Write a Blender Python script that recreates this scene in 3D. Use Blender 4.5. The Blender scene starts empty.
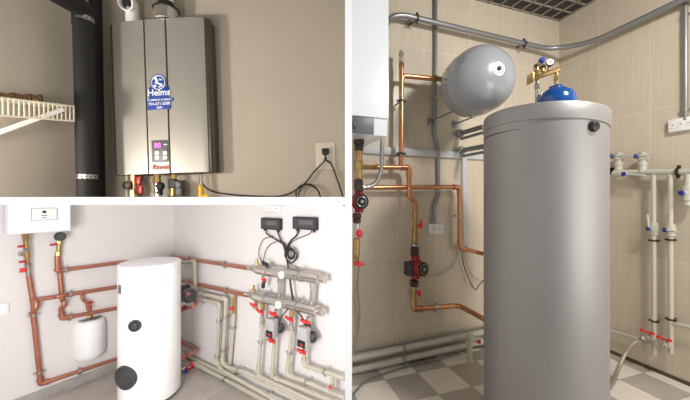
import bpy, bmesh, math, random
from mathutils import Vector, Matrix, Quaternion
random.seed(4)
F, CX, CY, H = 300.0, 348.5, 201.0, 1.3      # focal length in pixels, principal point, eye height
CAM = Vector((0, 0, H))
V = Vector
Z = V((0, 0, 1))
SC = bpy.context.scene
COL = SC.collection

def ray(u, v): return V(((u - CX) / F, 1.0, -(v - CY) / F))
def PD(u, v, Y): return CAM + ray(u, v) * Y

class Wall:
    """a wall plane: O on it, a = along it to the right, n = out into the room, up"""
    def __init__(s, O, a, n, up=Z): s.O, s.a, s.n, s.up = V(O), V(a).normalized(), V(n).normalized(), V(up).normalized()
    def pt(s, u, v, off=0.0):
        r = ray(u, v); t = (s.O + s.n * off - CAM).dot(s.n) / r.dot(s.n)
        return CAM + r * t
    def loc(s, u, v, off=0.0):
        d = s.pt(u, v, off) - s.O
        return d.dot(s.a), d.dot(s.up)
    def W(s, x, off, h): return s.O + s.a * x + s.n * off + s.up * h

# ------------------------------------------------------------------ materials
MATS = {}
def srgb(c): return tuple(((x / 255) / 12.92 if x / 255 <= 0.04045 else ((x / 255 + 0.055) / 1.055) ** 2.4) for x in c)
def mat(name, rgb, rough=0.5, metal=0.0, bump=0.0, bscale=60.0, var=0.0, vscale=8.0, coat=0.0, stretch=None, emit=0.0, spec=0.5):
    m = bpy.data.materials.new(name); m.use_nodes = True
    nt = m.node_tree; b = nt.nodes['Principled BSDF']
    c = srgb(rgb) + (1,)
    b.inputs['Base Color'].default_value = c
    b.inputs['Roughness'].default_value = rough
    b.inputs['Metallic'].default_value = metal
    b.inputs['Coat Weight'].default_value = coat
    b.inputs['Specular IOR Level'].default_value = spec
    if emit:
        b.inputs['Emission Color'].default_value = c; b.inputs['Emission Strength'].default_value = emit
    tc = nt.nodes.new('ShaderNodeTexCoord'); src = tc.outputs['Object']
    if stretch:
        mp = nt.nodes.new('ShaderNodeMapping'); mp.inputs['Scale'].default_value = stretch
        nt.links.new(src, mp.inputs['Vector']); src = mp.outputs['Vector']
    if var:
        n = nt.nodes.new('ShaderNodeTexNoise'); n.inputs['Scale'].default_value = vscale; n.inputs['Detail'].default_value = 5
        nt.links.new(src, n.inputs['Vector'])
        r = nt.nodes.new('ShaderNodeMapRange'); r.inputs['From Min'].default_value = .3; r.inputs['From Max'].default_value = .7
        r.inputs['To Min'].default_value = 1 - var; r.inputs['To Max'].default_value = 1 + var
        nt.links.new(n.outputs['Fac'], r.inputs['Value'])
        mx = nt.nodes.new('ShaderNodeVectorMath'); mx.operation = 'SCALE'; mx.inputs[0].default_value = c[:3]
        nt.links.new(r.outputs['Result'], mx.inputs['Scale']); nt.links.new(mx.outputs[0], b.inputs['Base Color'])
    if bump:
        n = nt.nodes.new('ShaderNodeTexNoise'); n.inputs['Scale'].default_value = bscale; n.inputs['Detail'].default_value = 4
        nt.links.new(src, n.inputs['Vector'])
        bp = nt.nodes.new('ShaderNodeBump'); bp.inputs['Strength'].default_value = bump; bp.inputs['Distance'].default_value = .002
        nt.links.new(n.outputs['Fac'], bp.inputs['Height']); nt.links.new(bp.outputs[0], b.inputs['Normal'])
    MATS[name] = m
    return m

def tile_mat(name, c1, c2, grout, tw, th, gw, rough, stripes=0.0, checker=None, mott=.08):
    """rectangular tiles in UV metres; vertical wavy relief when stripes; a two-tone chequer when checker"""
    m = bpy.data.materials.new(name); m.use_nodes = True
    nt = m.node_tree; N = nt.nodes.new; L = nt.links.new; b = nt.nodes['Principled BSDF']
    uv = N('ShaderNodeUVMap'); uv.uv_map = 'UVMap'
    br = N('ShaderNodeTexBrick'); br.offset = 0.0; br.squash = 1.0
    br.inputs['Scale'].default_value = 1; br.inputs['Mortar Size'].default_value = gw; br.inputs['Mortar Smooth'].default_value = .2
    br.inputs['Brick Width'].default_value = tw; br.inputs['Row Height'].default_value = th; br.inputs['Bias'].default_value = 0
    br.inputs['Color1'].default_value = srgb(c1) + (1,); br.inputs['Color2'].default_value = srgb(c2) + (1,); br.inputs['Mortar'].default_value = srgb(grout) + (1,)
    L(uv.outputs[0], br.inputs['Vector']); col = br.outputs['Color']
    if checker:
        ck = N('ShaderNodeTexChecker'); ck.inputs['Scale'].default_value = 1 / tw
        ck.inputs['Color1'].default_value = srgb(c1) + (1,); ck.inputs['Color2'].default_value = srgb(c2) + (1,)
        L(uv.outputs[0], ck.inputs['Vector'])
        mx = N('ShaderNodeMix'); mx.data_type = 'RGBA'; L(br.outputs['Fac'], mx.inputs['Factor']); L(ck.outputs['Color'], mx.inputs['A'])
        mx.inputs['B'].default_value = srgb(grout) + (1,); col = mx.outputs['Result']
    ns = N('ShaderNodeTexNoise'); ns.inputs['Scale'].default_value = 5; ns.inputs['Detail'].default_value = 8; ns.inputs['Roughness'].default_value = .65
    L(uv.outputs[0], ns.inputs['Vector'])
    mr = N('ShaderNodeMapRange'); mr.inputs['From Min'].default_value = .3; mr.inputs['From Max'].default_value = .7
    mr.inputs['To Min'].default_value = 1 - mott; mr.inputs['To Max'].default_value = 1 + mott; L(ns.outputs['Fac'], mr.inputs['Value'])
    sc = N('ShaderNodeVectorMath'); sc.operation = 'SCALE'; L(col, sc.inputs[0]); L(mr.outputs['Result'], sc.inputs['Scale'])
    last = sc.outputs[0]; hgt = None
    if stripes:
        mp = N('ShaderNodeMapping'); mp.inputs['Scale'].default_value = (55, 2.2, 1); L(uv.outputs[0], mp.inputs['Vector'])
        w = N('ShaderNodeTexNoise'); w.inputs['Scale'].default_value = 1; w.inputs['Detail'].default_value = 3; L(mp.outputs[0], w.inputs['Vector'])
        r2 = N('ShaderNodeMapRange'); r2.inputs['From Min'].default_value = .3; r2.inputs['From Max'].default_value = .7
        r2.inputs['To Min'].default_value = 1 - stripes; r2.inputs['To Max'].default_value = 1 + stripes; L(w.outputs['Fac'], r2.inputs['Value'])
        s2 = N('ShaderNodeVectorMath'); s2.operation = 'SCALE'; L(last, s2.inputs[0]); L(r2.outputs['Result'], s2.inputs['Scale'])
        last = s2.outputs[0]; hgt = w.outputs['Fac']
    L(last, b.inputs['Base Color'])
    iv = N('ShaderNodeMath'); iv.operation = 'MULTIPLY_ADD'; iv.inputs[1].default_value = -1.0
    L(br.outputs['Fac'], iv.inputs[0])
    if hgt: L(hgt, iv.inputs[2])
    else: iv.inputs[2].default_value = 1
    bp = N('ShaderNodeBump'); bp.inputs['Strength'].default_value = .35; bp.inputs['Distance'].default_value = .003
    L(iv.outputs[0], bp.inputs['Height']); L(bp.outputs[0], b.inputs['Normal'])
    b.inputs['Roughness'].default_value = rough
    return m

M_divider = mat('white_divider_paint', (250, 250, 250), .6)
M_tanwall = mat('tan_wall_paint', (178, 168, 154), .75, bump=.25, bscale=220, var=.03, vscale=3)
M_leftwall = mat('pale_wall_paint', (205, 196, 182), .7, bump=.2, bscale=200, var=.03, vscale=3)
M_boilerwall = mat('pale_grey_wall_paint', (218, 213, 212), .7, bump=.15, bscale=260, var=.015, vscale=2)
M_tile = tile_mat('beige_striped_wall_tile', (202, 191, 172), (199, 188, 169), (212, 203, 187), .36, .57, .004, .32, stripes=.045, mott=.03)
M_floor_check = tile_mat('two_tone_floor_tile', (226, 219, 208), (176, 168, 157), (160, 151, 139), .27, .27, .002, .42, checker=True, mott=.1)
M_floor_grey = tile_mat('grey_floor_tile', (176, 167, 159), (168, 160, 152), (200, 193, 186), .56, .56, .004, .5, mott=.17)
M_base_tile = mat('grey_skirting_tile', (160, 154, 148), .5, var=.15, vscale=6)
M_ceil_dark = mat('dark_ceiling_void', (62, 60, 58), .9)
M_ceil_grid = mat('grey_ceiling_grid', (150, 142, 130), .6)
M_gap_shadow = mat('gap_and_shadow_edge', (86, 72, 54), .8)
M_silver = mat('brushed_silver_panel', (166, 162, 155), .42, .45, var=.05, vscale=3, bump=.05, bscale=400, stretch=(1, 1, .05))
M_tank_silver = mat('silver_grey_tank_jacket', (156, 155, 154), .5, .5, var=.03, vscale=2)
M_bronze = mat('dark_bronze_trim', (84, 77, 66), .45, .5)
M_white = mat('white_enamel', (240, 240, 240), .28, coat=.3)
M_boiler = mat('white_boiler_metal', (232, 238, 242), .22, coat=.5)
M_plastic = mat('white_plastic', (232, 230, 226), .4)
M_offwhite = mat('off_white_plate', (205, 196, 180), .45)
M_pipe_white = mat('grey_white_plastic_pipe', (190, 188, 174), .4, var=.02)
M_pipe_beige = mat('beige_plastic_pipe', (182, 176, 160), .4, var=.02)
M_grey_tank = mat('glossy_grey_enamel', (152, 156, 162), .22, coat=.4)
M_blue = mat('glossy_blue_enamel', (16, 72, 140), .2, coat=.5)
M_blue_plastic = mat('blue_plastic', (30, 55, 150), .4)
M_copper = mat('copper', (200, 142, 104), .3, .8, var=.12, vscale=14)
M_copper_b = mat('painted_copper_pipe', (176, 116, 94), .36, .5, var=.1, vscale=12)
M_brass = mat('brass', (180, 150, 98), .32, .75, var=.12, vscale=30)
M_steel = mat('zinc_steel', (178, 178, 176), .3, .9, var=.05)
M_nickel = mat('nickel_plated_brass', (196, 190, 182), .25, .85, var=.05, vscale=30)
M_conduit = mat('grey_conduit', (142, 144, 146), .35, .5)
M_channel = mat('light_grey_trunking', (196, 198, 200), .45)
M_black = mat('black_plastic', (26, 25, 26), .4)
M_softblack = mat('black_rubber_foam', (21, 20, 19), .7, bump=.4, bscale=120, var=.2, vscale=40)
M_charcoal = mat('charcoal_plastic', (62, 62, 64), .45)
M_dkgrey = mat('dark_grey_panel', (92, 94, 98), .4)
M_iron = mat('cast_iron', (74, 64, 56), .5, .5, var=.15, vscale=40)
M_pumpred = mat('dark_red_pump_casting', (150, 28, 44), .38, var=.1, vscale=30)
M_red = mat('red_handle', (214, 44, 40), .35)
M_fadedred = mat('crimson_handle', (176, 32, 48), .4)
M_yellow = mat('yellow_gas_coating', (226, 178, 20), .4)
M_braid = mat('braided_hose', (176, 168, 156), .4, .6, bump=1.0, bscale=350, var=.2, vscale=300)
M_logo_blue = mat('sticker_blue', (24, 62, 150), .4)
M_logo_white = mat('sticker_white', (232, 236, 240), .4)
M_logo_red = mat('lettering_red', (168, 52, 40), .5)
M_pink = mat('lit_pink_digits', (240, 110, 200), .5, emit=.9)
M_bluegrey = mat('blue_grey_pump_housing', (172, 170, 170), .4)
M_wood = mat('rusty_brown_fitting', (124, 92, 62), .55, .3, var=.2, vscale=40)
M_shelf = mat('white_vinyl_coated_wire', (236, 228, 208), .4)
M_grey_dial = mat('dial_white', (240, 240, 236), .4)

# ------------------------------------------------------------------ objects
WL = {}
def setp(o, label=None, cat=None, group=None, kind=None):
    if label: o['label'] = label
    if cat: o['category'] = cat
    if group: o['group'] = group
    if kind: o['kind'] = kind
    return o
def thing(name, label, cat, loc, group=None):
    o = bpy.data.objects.new(name, None); COL.objects.link(o)
    o.empty_display_size = .05; o.location = loc; WL[o] = V(loc)
    return setp(o, label, cat, group)

def perp(d):
    d = V(d).normalized()
    x = d.cross(Z)
    if x.length < 1e-3: x = V((1, 0, 0)) - d * d.x
    x.normalize(); return x, d.cross(x).normalized()

def arc_path(pts, bend, n=6):
    """polyline with its inner corners rounded"""
    pts = [V(p) for p in pts]; out = [pts[0]]
    for i in range(1, len(pts) - 1):
        a, b, c = pts[i - 1], pts[i], pts[i + 1]
        l1, l2 = (a - b).length, (c - b).length
        k = min(bend, l1 * .49, l2 * .49)
        p, q = b + (a - b).normalized() * k, b + (c - b).normalized() * k
        for j in range(n + 1):
            t = j / n; out.append(p * (1 - t) ** 2 + b * 2 * t * (1 - t) + q * t * t)
    out.append(pts[-1]); return out

def spline(pts, n=10):
    """Catmull-Rom through the points"""
    P = [V(p) for p in pts]; P = [P[0] * 2 - P[1]] + P + [P[-1] * 2 - P[-2]]; out = []
    for i in range(1, len(P) - 2):
        for j in range(n):
            t = j / n
            out.append(.5 * ((2 * P[i]) + (P[i + 1] - P[i - 1]) * t + (2 * P[i - 1] - 5 * P[i] + 4 * P[i + 1] - P[i + 2]) * t * t + (3 * P[i] - P[i - 1] - 3 * P[i + 1] + P[i + 2]) * t ** 3))
    out.append(P[-2]); return out

class MB:
    def __init__(s): s.bm = bmesh.new(); s.uvs = None
    def ring(s, c, x, y, r, seg):
        return [s.bm.verts.new(c + (x * math.cos(2 * math.pi * i / seg) + y * math.sin(2 * math.pi * i / seg)) * r) for i in range(seg)]
    def bridge(s, A, B):
        n = len(A)
        for i in range(n): s.bm.faces.new((A[i], A[(i + 1) % n], B[(i + 1) % n], B[i]))
    def box(s, c, ax, sz, bev=0.0):
        """c centre, ax = three unit axes, sz = full sizes"""
        bm2 = bmesh.new(); bmesh.ops.create_cube(bm2, size=1.0)
        for v in bm2.verts: v.co = V((v.co.x * sz[0], v.co.y * sz[1], v.co.z * sz[2]))
        if bev: bmesh.ops.bevel(bm2, geom=list(bm2.edges), offset=bev, segments=3, affect='EDGES', profile=.5)
        mp = {}
        for v in bm2.verts: mp[v] = s.bm.verts.new(V(c) + ax[0] * v.co.x + ax[1] * v.co.y + ax[2] * v.co.z)
        for f in bm2.faces: s.bm.faces.new([mp[v] for v in f.verts])
        bm2.free(); return s
    def rod(s, p, q, r, r2=None, seg=18):
        p, q = V(p), V(q); x, y = perp(q - p); r2 = r if r2 is None else r2
        A, B = s.ring(p, x, y, r, seg), s.ring(q, x, y, r2, seg)
        s.bridge(A, B); s.bm.faces.new(A[::-1]); s.bm.faces.new(B); return s
    def tube(s, path, r, seg=14, cap=True):
        path = [V(p) for p in path]
        q = [path[0]]
        for p in path[1:]:
            if (p - q[-1]).length > 1e-5: q.append(p)
        path = q
        t0 = (path[1] - path[0]).normalized(); x, y = perp(t0); prev = None; first = None
        for i, p in enumerate(path):
            if i == 0: t = t0
            elif i == len(path) - 1: t = (path[-1] - path[-2]).normalized()
            else: t = ((path[i + 1] - p).normalized() + (p - path[i - 1]).normalized()).normalized()
            x = (x - t * x.dot(t)).normalized(); y = t.cross(x)
            R = s.ring(p, x, y, r, seg)
            if prev: s.bridge(prev, R)
            else: first = R
            prev = R
        if cap: s.bm.faces.new(first[::-1]); s.bm.faces.new(prev)
        return s
    def lathe(s, base, axis, prof, seg=32):
        """prof = (radius, height along the axis)"""
        axis = V(axis).normalized(); x, y = perp(axis); prev = None
        for i, (r, h) in enumerate(prof):
            c = V(base) + axis * h
            if r < 1e-6: R = [s.bm.verts.new(c)]
            else: R = s.ring(c, x, y, r, seg)
            if prev:
                if len(prev) == 1 and len(R) > 1:
                    for k in range(seg): s.bm.faces.new((prev[0], R[(k + 1) % seg], R[k]))
                elif len(R) == 1 and len(prev) > 1:
                    for k in range(seg): s.bm.faces.new((prev[k], prev[(k + 1) % seg], R[0]))
                elif len(R) > 1: s.bridge(prev, R)
            elif len(R) > 1: s.bm.faces.new(R[::-1])
            prev = R
        if len(prev) > 1: s.bm.faces.new(prev)
        return s
    def torus(s, c, axis, R, r, seg=28, seg2=10):
        x, y = perp(axis); pts = [V(c) + (x * math.cos(2 * math.pi * i / seg) + y * math.sin(2 * math.pi * i / seg)) * R for i in range(seg)]
        rings = []; ax = V(axis).normalized()
        for i, p in enumerate(pts):
            d = (p - V(c)).normalized(); rings.append(s.ring(p, d, ax, r, seg2))
        for i in range(seg): s.bridge(rings[i], rings[(i + 1) % seg])
        return s
    def prism(s, poly, z0, z1, uvf=None):
        A = [s.bm.verts.new((x, y, z0)) for x, y in poly]; B = [s.bm.verts.new((x, y, z1)) for x, y in poly]
        s.bridge(A, B); s.bm.faces.new(A[::-1]); s.bm.faces.new(B)
        if uvf: s.uvs = uvf
        return s
    def strip(s, rows):
        """grid of points -> faces"""
        g = [[s.bm.verts.new(V(p)) for p in r] for r in rows]
        for i in range(len(g) - 1):
            for j in range(len(g[0]) - 1): s.bm.faces.new((g[i][j], g[i][j + 1], g[i + 1][j + 1], g[i + 1][j]))
        return s
    def build(s, name, m, parent=None, sharp=35):
        bm = s.bm; bmesh.ops.recalc_face_normals(bm, faces=bm.faces)
        if s.uvs:
            lay = bm.loops.layers.uv.new('UVMap')
            for f in bm.faces:
                for l in f.loops: l[lay].uv = s.uvs(l.vert.co)
        if parent is not None: org = WL[parent]
        else:
            xs = [v.co for v in bm.verts]; mn = V([min(v[i] for v in xs) for i in range(3)]); mx = V([max(v[i] for v in xs) for i in range(3)])
            org = V(((mn.x + mx.x) / 2, (mn.y + mx.y) / 2, mn.z))
        for v in bm.verts: v.co -= org
        for f in bm.faces: f.smooth = True
        for e in bm.edges:
            if len(e.link_faces) == 2 and e.calc_face_angle(0) > math.radians(sharp): e.smooth = False
        me = bpy.data.meshes.new(name); bm.to_mesh(me); bm.free(); me.materials.append(m)
        o = bpy.data.objects.new(name, me); COL.objects.link(o)
        if parent is not None: o.parent = parent
        else: o.location = org
        WL[o] = org
        return o

def textm(body, size, origin, ax, m, name, parent, bold=0.0, ext=.0004, align='CENTER', label=None):
    cu = bpy.data.curves.new('t', 'FONT'); cu.body = body; cu.size = size; cu.extrude = ext; cu.offset = bold
    cu.align_x = align; cu.align_y = 'CENTER'
    tmp = bpy.data.objects.new('t', cu); COL.objects.link(tmp)
    bpy.context.view_layer.update()
    me = bpy.data.meshes.new_from_object(tmp.evaluated_get(bpy.context.evaluated_depsgraph_get()))
    bpy.data.objects.remove(tmp); bpy.data.curves.remove(cu)
    X, U, N_ = ax
    for v in me.vertices: v.co = origin + X * v.co.x + U * v.co.y + N_ * v.co.z - WL[parent]
    me.materials.clear(); me.materials.append(m); me.name = name
    o = bpy.data.objects.new(name, me); COL.objects.link(o); o.parent = parent; WL[o] = WL[parent]
    if label: o['label'] = label
    return o

def low(pts):
    p = min(pts, key=lambda q: q.z); return V(p)

def clamp(parent, p, d, wn, r, off, m=None, name='pipe_clamp', w=None, k=1.0):
    """ring round a pipe, its two lugs and the rod back to the wall"""
    d = V(d).normalized(); w = w or r * .9; b = MB()
    x, y = perp(d)
    b.lathe(p - d * w / 2, d, [(r * 1.02, 0), (r * 1.28 * k, 0), (r * 1.28 * k, w), (r * 1.02, w)], 20)
    sd = d.cross(wn).normalized()
    for q in (-1, 1):
        b.box(p + sd * q * r * 1.65 * k, (sd, d, wn), (r * .9 * k, w, r * .45 * k), r * .05)
        b.rod(p + sd * q * r * 1.75 * k - wn * r * .6, p + sd * q * r * 1.75 * k + wn * r * .7, r * .2, seg=8)
    if off > r: b.rod(p - wn * r * 1.1, p - wn * off, r * .28, seg=8)
    return b.build(name, m or M_steel, parent)

def pipe(name, label, cat, pts, r, m, bend=.03, clamps=(), wn=None, off=0, sockets=(), group=None, sm=None, spl=False, seg=16, cm=None):
    """a run of pipe; clamps = (segment index, fraction); sockets = vertices wearing an elbow collar"""
    pts = [V(p) for p in pts]
    t = thing(name, label, cat, low(pts), group)
    path = spline(pts) if spl else arc_path(pts, bend)
    MB().tube(path, r, seg).build('pipe', m, t)
    for i in sockets:
        b = MB(); a = pts[i]
        if 0 < i < len(pts) - 1:
            p, q = (pts[i - 1] - a).normalized(), (pts[i + 1] - a).normalized()
            kk = min(bend * 1.5 + r, (pts[i - 1] - a).length * .6, (pts[i + 1] - a).length * .6)
            b.tube(arc_path([a + p * kk, a, a + q * kk], bend), r * 1.22, seg)
            for w in (p, q): b.lathe(a + w * (kk - r * .5), w, [(r * 1.2, 0), (r * 1.38, 0), (r * 1.38, r * .6), (r, r * .6)], seg)
        b.build('elbow', sm or m, t)
    for (i, f) in clamps:
        p = pts[i].lerp(pts[i + 1], f); clamp(t, p, pts[i + 1] - pts[i], wn, r, off, cm)
    return t

def chain(t, p, q, segs):
    """turned pieces along p->q: (name, material, from, to, radius, sides)"""
    p, q = V(p), V(q); d = (q - p).normalized(); L = (q - p).length
    for (nm, m, a, b, r, n) in segs:
        l = (b - a) * L; c = min(l * .15, r * .2)
        MB().lathe(p + d * a * L, d, [(r - c, 0), (r, c), (r, l - c), (r - c, l)], n).build(nm, m, t, 25 if n < 9 else 35)

def ball_valve(name, label, cat, p, q, r, hd, ho, bodym, hm, group=None, lever=0.0, parent=None):
    """p->q the bore; ho = way the stem points; hd = way the handle lies"""
    p, q = V(p), V(q); d = (q - p).normalized(); L = (q - p).length; c = (p + q) / 2; ho = V(ho).normalized()
    t = parent or thing(name, label, cat, low((p, q)), group)
    MB().lathe(p, d, [(r * .95, 0), (r * 1.1, L * .03), (r * 1.1, L * .22), (r * .85, L * .26), (r * 1.15, L * .38), (r * 1.22, L * .5), (r * 1.15, L * .62),
                      (r * .85, L * .74), (r * 1.1, L * .78), (r * 1.1, L * .97), (r * .95, L)], 14).build('valve_body', bodym, t)
    MB().rod(c + ho * r * .8, c + ho * r * 2.0, r * .38, seg=12).build('stem', M_steel, t)
    hd = V(hd); hd = (hd - ho * hd.dot(ho)).normalized(); sd = ho.cross(hd).normalized()
    b = MB(); hc = c + ho * r * 2.1
    b.lathe(hc - ho * r * .25, ho, [(r * .55, 0), (r * .6, r * .1), (r * .6, r * .45), (r * .35, r * .6)], 14)
    if lever:
        b.box(hc + hd * lever * .5, (hd, sd, ho), (lever, r * .7, r * .28), r * .1)
        b.box(hc + hd * lever * .95 + ho * r * .1, (hd, sd, ho), (lever * .3, r * .9, r * .34), r * .12)
    else:
        for sgn in (-1, 1):
            b.box(hc + hd * sgn * r * 1.0, (hd, sd, ho), (r * 1.7, r * .8, r * .4), r * .15)
            b.lathe(hc + hd * sgn * r * 1.7 - ho * r * .25, ho, [(r * .2, 0), (r * .5, r * .08), (r * .5, r * .42), (r * .2, r * .5)], 12)
    b.build('handle', hm, t)
    return t

def gauge(name, label, c, n, r, back, facem=M_grey_dial, rimm=M_steel, parent=None, up=Z):
    t = parent or thing(name, label, 'gauge', V(c) - V(n) * r * .5)
    n = V(n).normalized(); x = n.cross(up).normalized() * -1; y = n.cross(x)
    MB().lathe(c - n * r * .5, n, [(r * .5, 0), (r * .98, r * .05), (r, r * .4), (r * .95, r * .55), (r * .86, r * .55), (r * .86, r * .45)], 28).build('gauge_case', rimm, t)
    MB().lathe(c - n * r * .08, n, [(r * .85, 0), (r * .85, r * .06)], 28).build('dial', facem, t)
    b = MB(); b.box(c + x * r * .2 + y * r * .2, ((x + y).normalized(), (x - y).normalized(), n), (r * .8, r * .12, r * .06))
    b.lathe(c - n * r * .02, n, [(r * .14, 0), (r * .14, r * .12)], 12)
    for k in range(9):
        an = math.radians(-40 + k * 32); e = x * math.cos(an) + y * math.sin(an)
        b.box(c + e * r * .7 + n * r * 0, (e, n.cross(e), n), (r * .16, r * .05, r * .04))
    b.build('needle', M_black, t)
    if back: MB().rod(c - n * r * .45, back, r * .22, seg=12).build('gauge_stem', M_brass, t)
    return t

# ================================================================== THE SETTING
cR, sR = math.cos(math.radians(18.4)), math.sin(math.radians(18.4))
KR = PD(559, 331, 3.0)                       # corner of the tiled boiler room, floor level
RL = Wall(KR, (cR, sR, 0), (sR, -cR, 0))     # its long wall: s runs right, negative towards the divider
RR = Wall(KR, (sR, -cR, 0), (-cR, -sR, 0))
aB = math.radians(55.65)
KB = PD(173.5, 348, 3.673)                   # corner of the grey-floored room
BL = Wall(KB, (math.cos(aB), math.sin(aB), 0), (math.sin(aB), -math.cos(aB), 0))
BR = Wall(KB, (math.sin(aB), -math.cos(aB), 0), (-math.cos(aB), -math.sin(aB), 0))
aT = math.radians(-3.0)
roll = math.radians(2.0)
OT = PD(160, 176, 1.47)
aTv, nTv = V((math.cos(aT), math.sin(aT), 0)), V((math.sin(aT), -math.cos(aT), 0))
TU = (Z * math.cos(roll) - aTv * math.sin(roll)); TA = (aTv * math.cos(roll) + Z * math.sin(roll))
TW = Wall(OT, TA, nTv, TU)                   # heater wall with the heater's own slightly tilted axes
FZ = KB.z; E = .003
def wallbox(name, W, s0, s1, z0, z1, m, th=.06):
    b = MB(); P = [W.O + W.a * s0, W.O + W.a * s1, W.O + W.a * s1 - W.n * th, W.O + W.a * s0 - W.n * th]
    b.prism([(p.x, p.y) for p in P], z0, z1, lambda c: ((c - W.O).dot(W.a), c.z + .285))
    return setp(b.build(name, m), kind='structure')
def s_at_x(W, x): return (x - W.O.x) / W.a.x
# dividers between the three rooms
b = MB(); b.box((0, 2.15, 1.35), (V((1, 0, 0)), V((0, 1, 0)), Z), (.0058, 3.8, 4.2)); setp(b.build('trim_1', M_divider), kind='structure')
b = MB(); b.box((-2.003, 2.15, H), (V((1, 0, 0)), V((0, 1, 0)), Z), (4.0, 3.8, .0066)); setp(b.build('trim_2', M_divider), kind='structure')
# tiled room
sl = s_at_x(RL, E + .001)
wallbox('wall_left', RL, sl, 0, 0, 3.1, M_tile)
wallbox('wall_right', RR, 0, 2.55, 0, 3.1, M_tile)
vt = PD(385, 379.5, 390 / 178.5)
fl_uv = lambda c: ((c - vt).dot(RL.a), (c - vt).dot(RR.a))
pl = RL.O + RL.a * sl; pr = RR.O + RR.a * 2.55
b = MB(); b.prism([(E + .001, .3), (pr.x, .3), (pr.x, pr.y), (KR.x, KR.y), (pl.x, pl.y)], -.05, 0, fl_uv); setp(b.build('floor', M_floor_check), kind='structure')
b = MB()
for k in range(2):
    W, s0, s1 = (RL, sl, 0) if k == 0 else (RR, 0, 2.5)
    b.box(W.W((s0 + s1) / 2, .006, .012), (W.a, W.n, Z), (s1 - s0, .012, .024))
setp(b.build('baseboard_right', M_gap_shadow), kind='structure')  # dark strip: gap at the right wall foot, painted shadow along the left
# its ceiling: dark void with an open grid hung below
CZ = PD(559, 22, 3.0).z
b = MB(); b.prism([(E + .001, .3), (pr.x, .3), (pr.x, pr.y), (KR.x, KR.y), (pl.x, pl.y)], 3.1, 3.16); cl = setp(b.build('ceiling', M_ceil_dark), kind='structure')
b = MB(); cell = .125
for i in range(0, 21):
    d = .012 + i * cell                      # slats along the long wall, stepping out from it
    p0, p1 = RL.W(0, d, 0), None
    L0 = (p0.x - E - .01) / cR
    b.box(RL.W(-L0 / 2, d, CZ + .02), (RL.a, RL.n, Z), (L0, .012, .04))
for i in range(0, 20):
    d = .012 + i * cell
    s = (RR.W(0, d, 0)); 
    if s.x > .2:
        L1 = min(2.5, (s.y - .45) / cR); b.box(RR.W(L1 / 2, d, CZ + .02), (RR.a, RR.n, Z), (L1, .012, .04))
g = b.build('ceiling_grid', M_ceil_grid, None); g.parent = cl; g.location = WL[g] - WL[cl]
# grey-floored room
sb = s_at_x(BR, -E - .001)
wallbox('wall_left', BL, -2.7, 0, FZ, H - .0035, M_boilerwall)
wallbox('wall_right', BR, 0, sb, FZ, H - .0035, M_boilerwall)
P = [KB, BR.O + BR.a * sb, V((-E - .001, .3, 0)), V(((BL.O - BL.a * 2.7).x, .3, 0)), BL.O - BL.a * 2.7]
vb = PD(123, 372, (H - FZ) * 300 / 171)
b = MB(); b.prism([(p.x, p.y) for p in P], FZ - .05, FZ, lambda c: ((c - vb).dot(BL.a), (c - vb).dot(BR.a))); setp(b.build('floor', M_floor_grey), kind='structure')
b = MB(); b.box(BL.W(-1.35, .006, .045), (BL.a, BL.n, Z), (2.7, .012, .09), .002)
for o_ in [b.build('baseboard_left', M_base_tile)]: setp(o_, kind='structure')
b = MB(); b.box(BR.W(sb / 2, .006, .045), (BR.a, BR.n, Z), (sb, .012, .09), .002); setp(b.build('baseboard_right', M_boilerwall), kind='structure')
# heater room
WTp = Wall(OT, aTv, nTv)
st = s_at_x(WTp, -E - .001)
cs = (WTp.pt(88, 100) - OT).dot(aTv)
wallbox('wall_back', WTp, cs, st, H + .0035, H + 1.7, M_tanwall)
KT = OT + aTv * cs
LT = Wall(KT, (-nTv.x, -nTv.y, 0), (aTv.x, aTv.y, 0))   # a runs deeper, n into the room
wallbox('wall_left', LT, -.5, .05, H + .0035, H + 1.7, M_leftwall)

# ================================================================== TOP LEFT: tankless heater
A3 = (TA, nTv, TU)
hp = lambda u, v, off=0.0: TW.pt(u, v, off)
dF = .085                                    # front face distance from wall
x0, h0 = TW.loc(111.5, 176, dF); x1, _ = TW.loc(213, 176, dF); _, h1 = TW.loc(160, 19, dF)
cx, hw = (x0 + x1) / 2, (x1 - x0) / 2
t = thing('water_heater', 'wall-hung silver tankless water heater with a blue round sticker', 'water heater', TW.W(cx, 0, h0))
b = MB(); b.box(TW.W(cx, dF * .5 - .004, (h0 + h1) / 2), A3, (hw * 2 - .012, dF - .012, h1 - h0 - .004), .006); b.build('casing', M_bronze, t)
def panel(xa, xb, name, m, lift=0, n=10):
    b = MB(); rows = []
    for k in range(n + 1):
        x = xa + (xb - xa) * k / n; q = abs(x - cx) / hw
        y = dF - .006 + .012 * (1 - q ** 3) - .05 * max(0, q - .86) ** 1.4 * 6 + lift
        rows.append([TW.W(x, y, h0 + .002), TW.W(x, y, h1 - .002)])
    back = [[TW.W(xa + (xb - xa) * k / n, dF - .035, h0 + .002), TW.W(xa + (xb - xa) * k / n, dF - .035, h1 - .002)] for k in range(n + 1)]
    loop = rows + back[::-1] + [rows[0]]
    b.strip(loop)
    for e in (0, 1):
        b.bm.faces.new([b.bm.verts.new(r[e]) for r in rows + back[::-1]])
    bmesh.ops.remove_doubles(b.bm, verts=b.bm.verts, dist=1e-5)
    return b.build(name, m, t, 30)
def hx(u): return TW.loc(u, 120, dF)[0]
g1, g2 = hx(148), hx(169.5)
panel(x0 + .020, g1 - .004, 'front_panel', M_silver)
panel(g1 + .004, g2 - .004, 'front_panel', M_silver, .001)
panel(g2 + .004, x1 - .022, 'front_panel', M_silver)
panel(x0, x0 + .019, 'side_trim', M_bronze); panel(x1 - .021, x1, 'side_trim', M_bronze)
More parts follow.
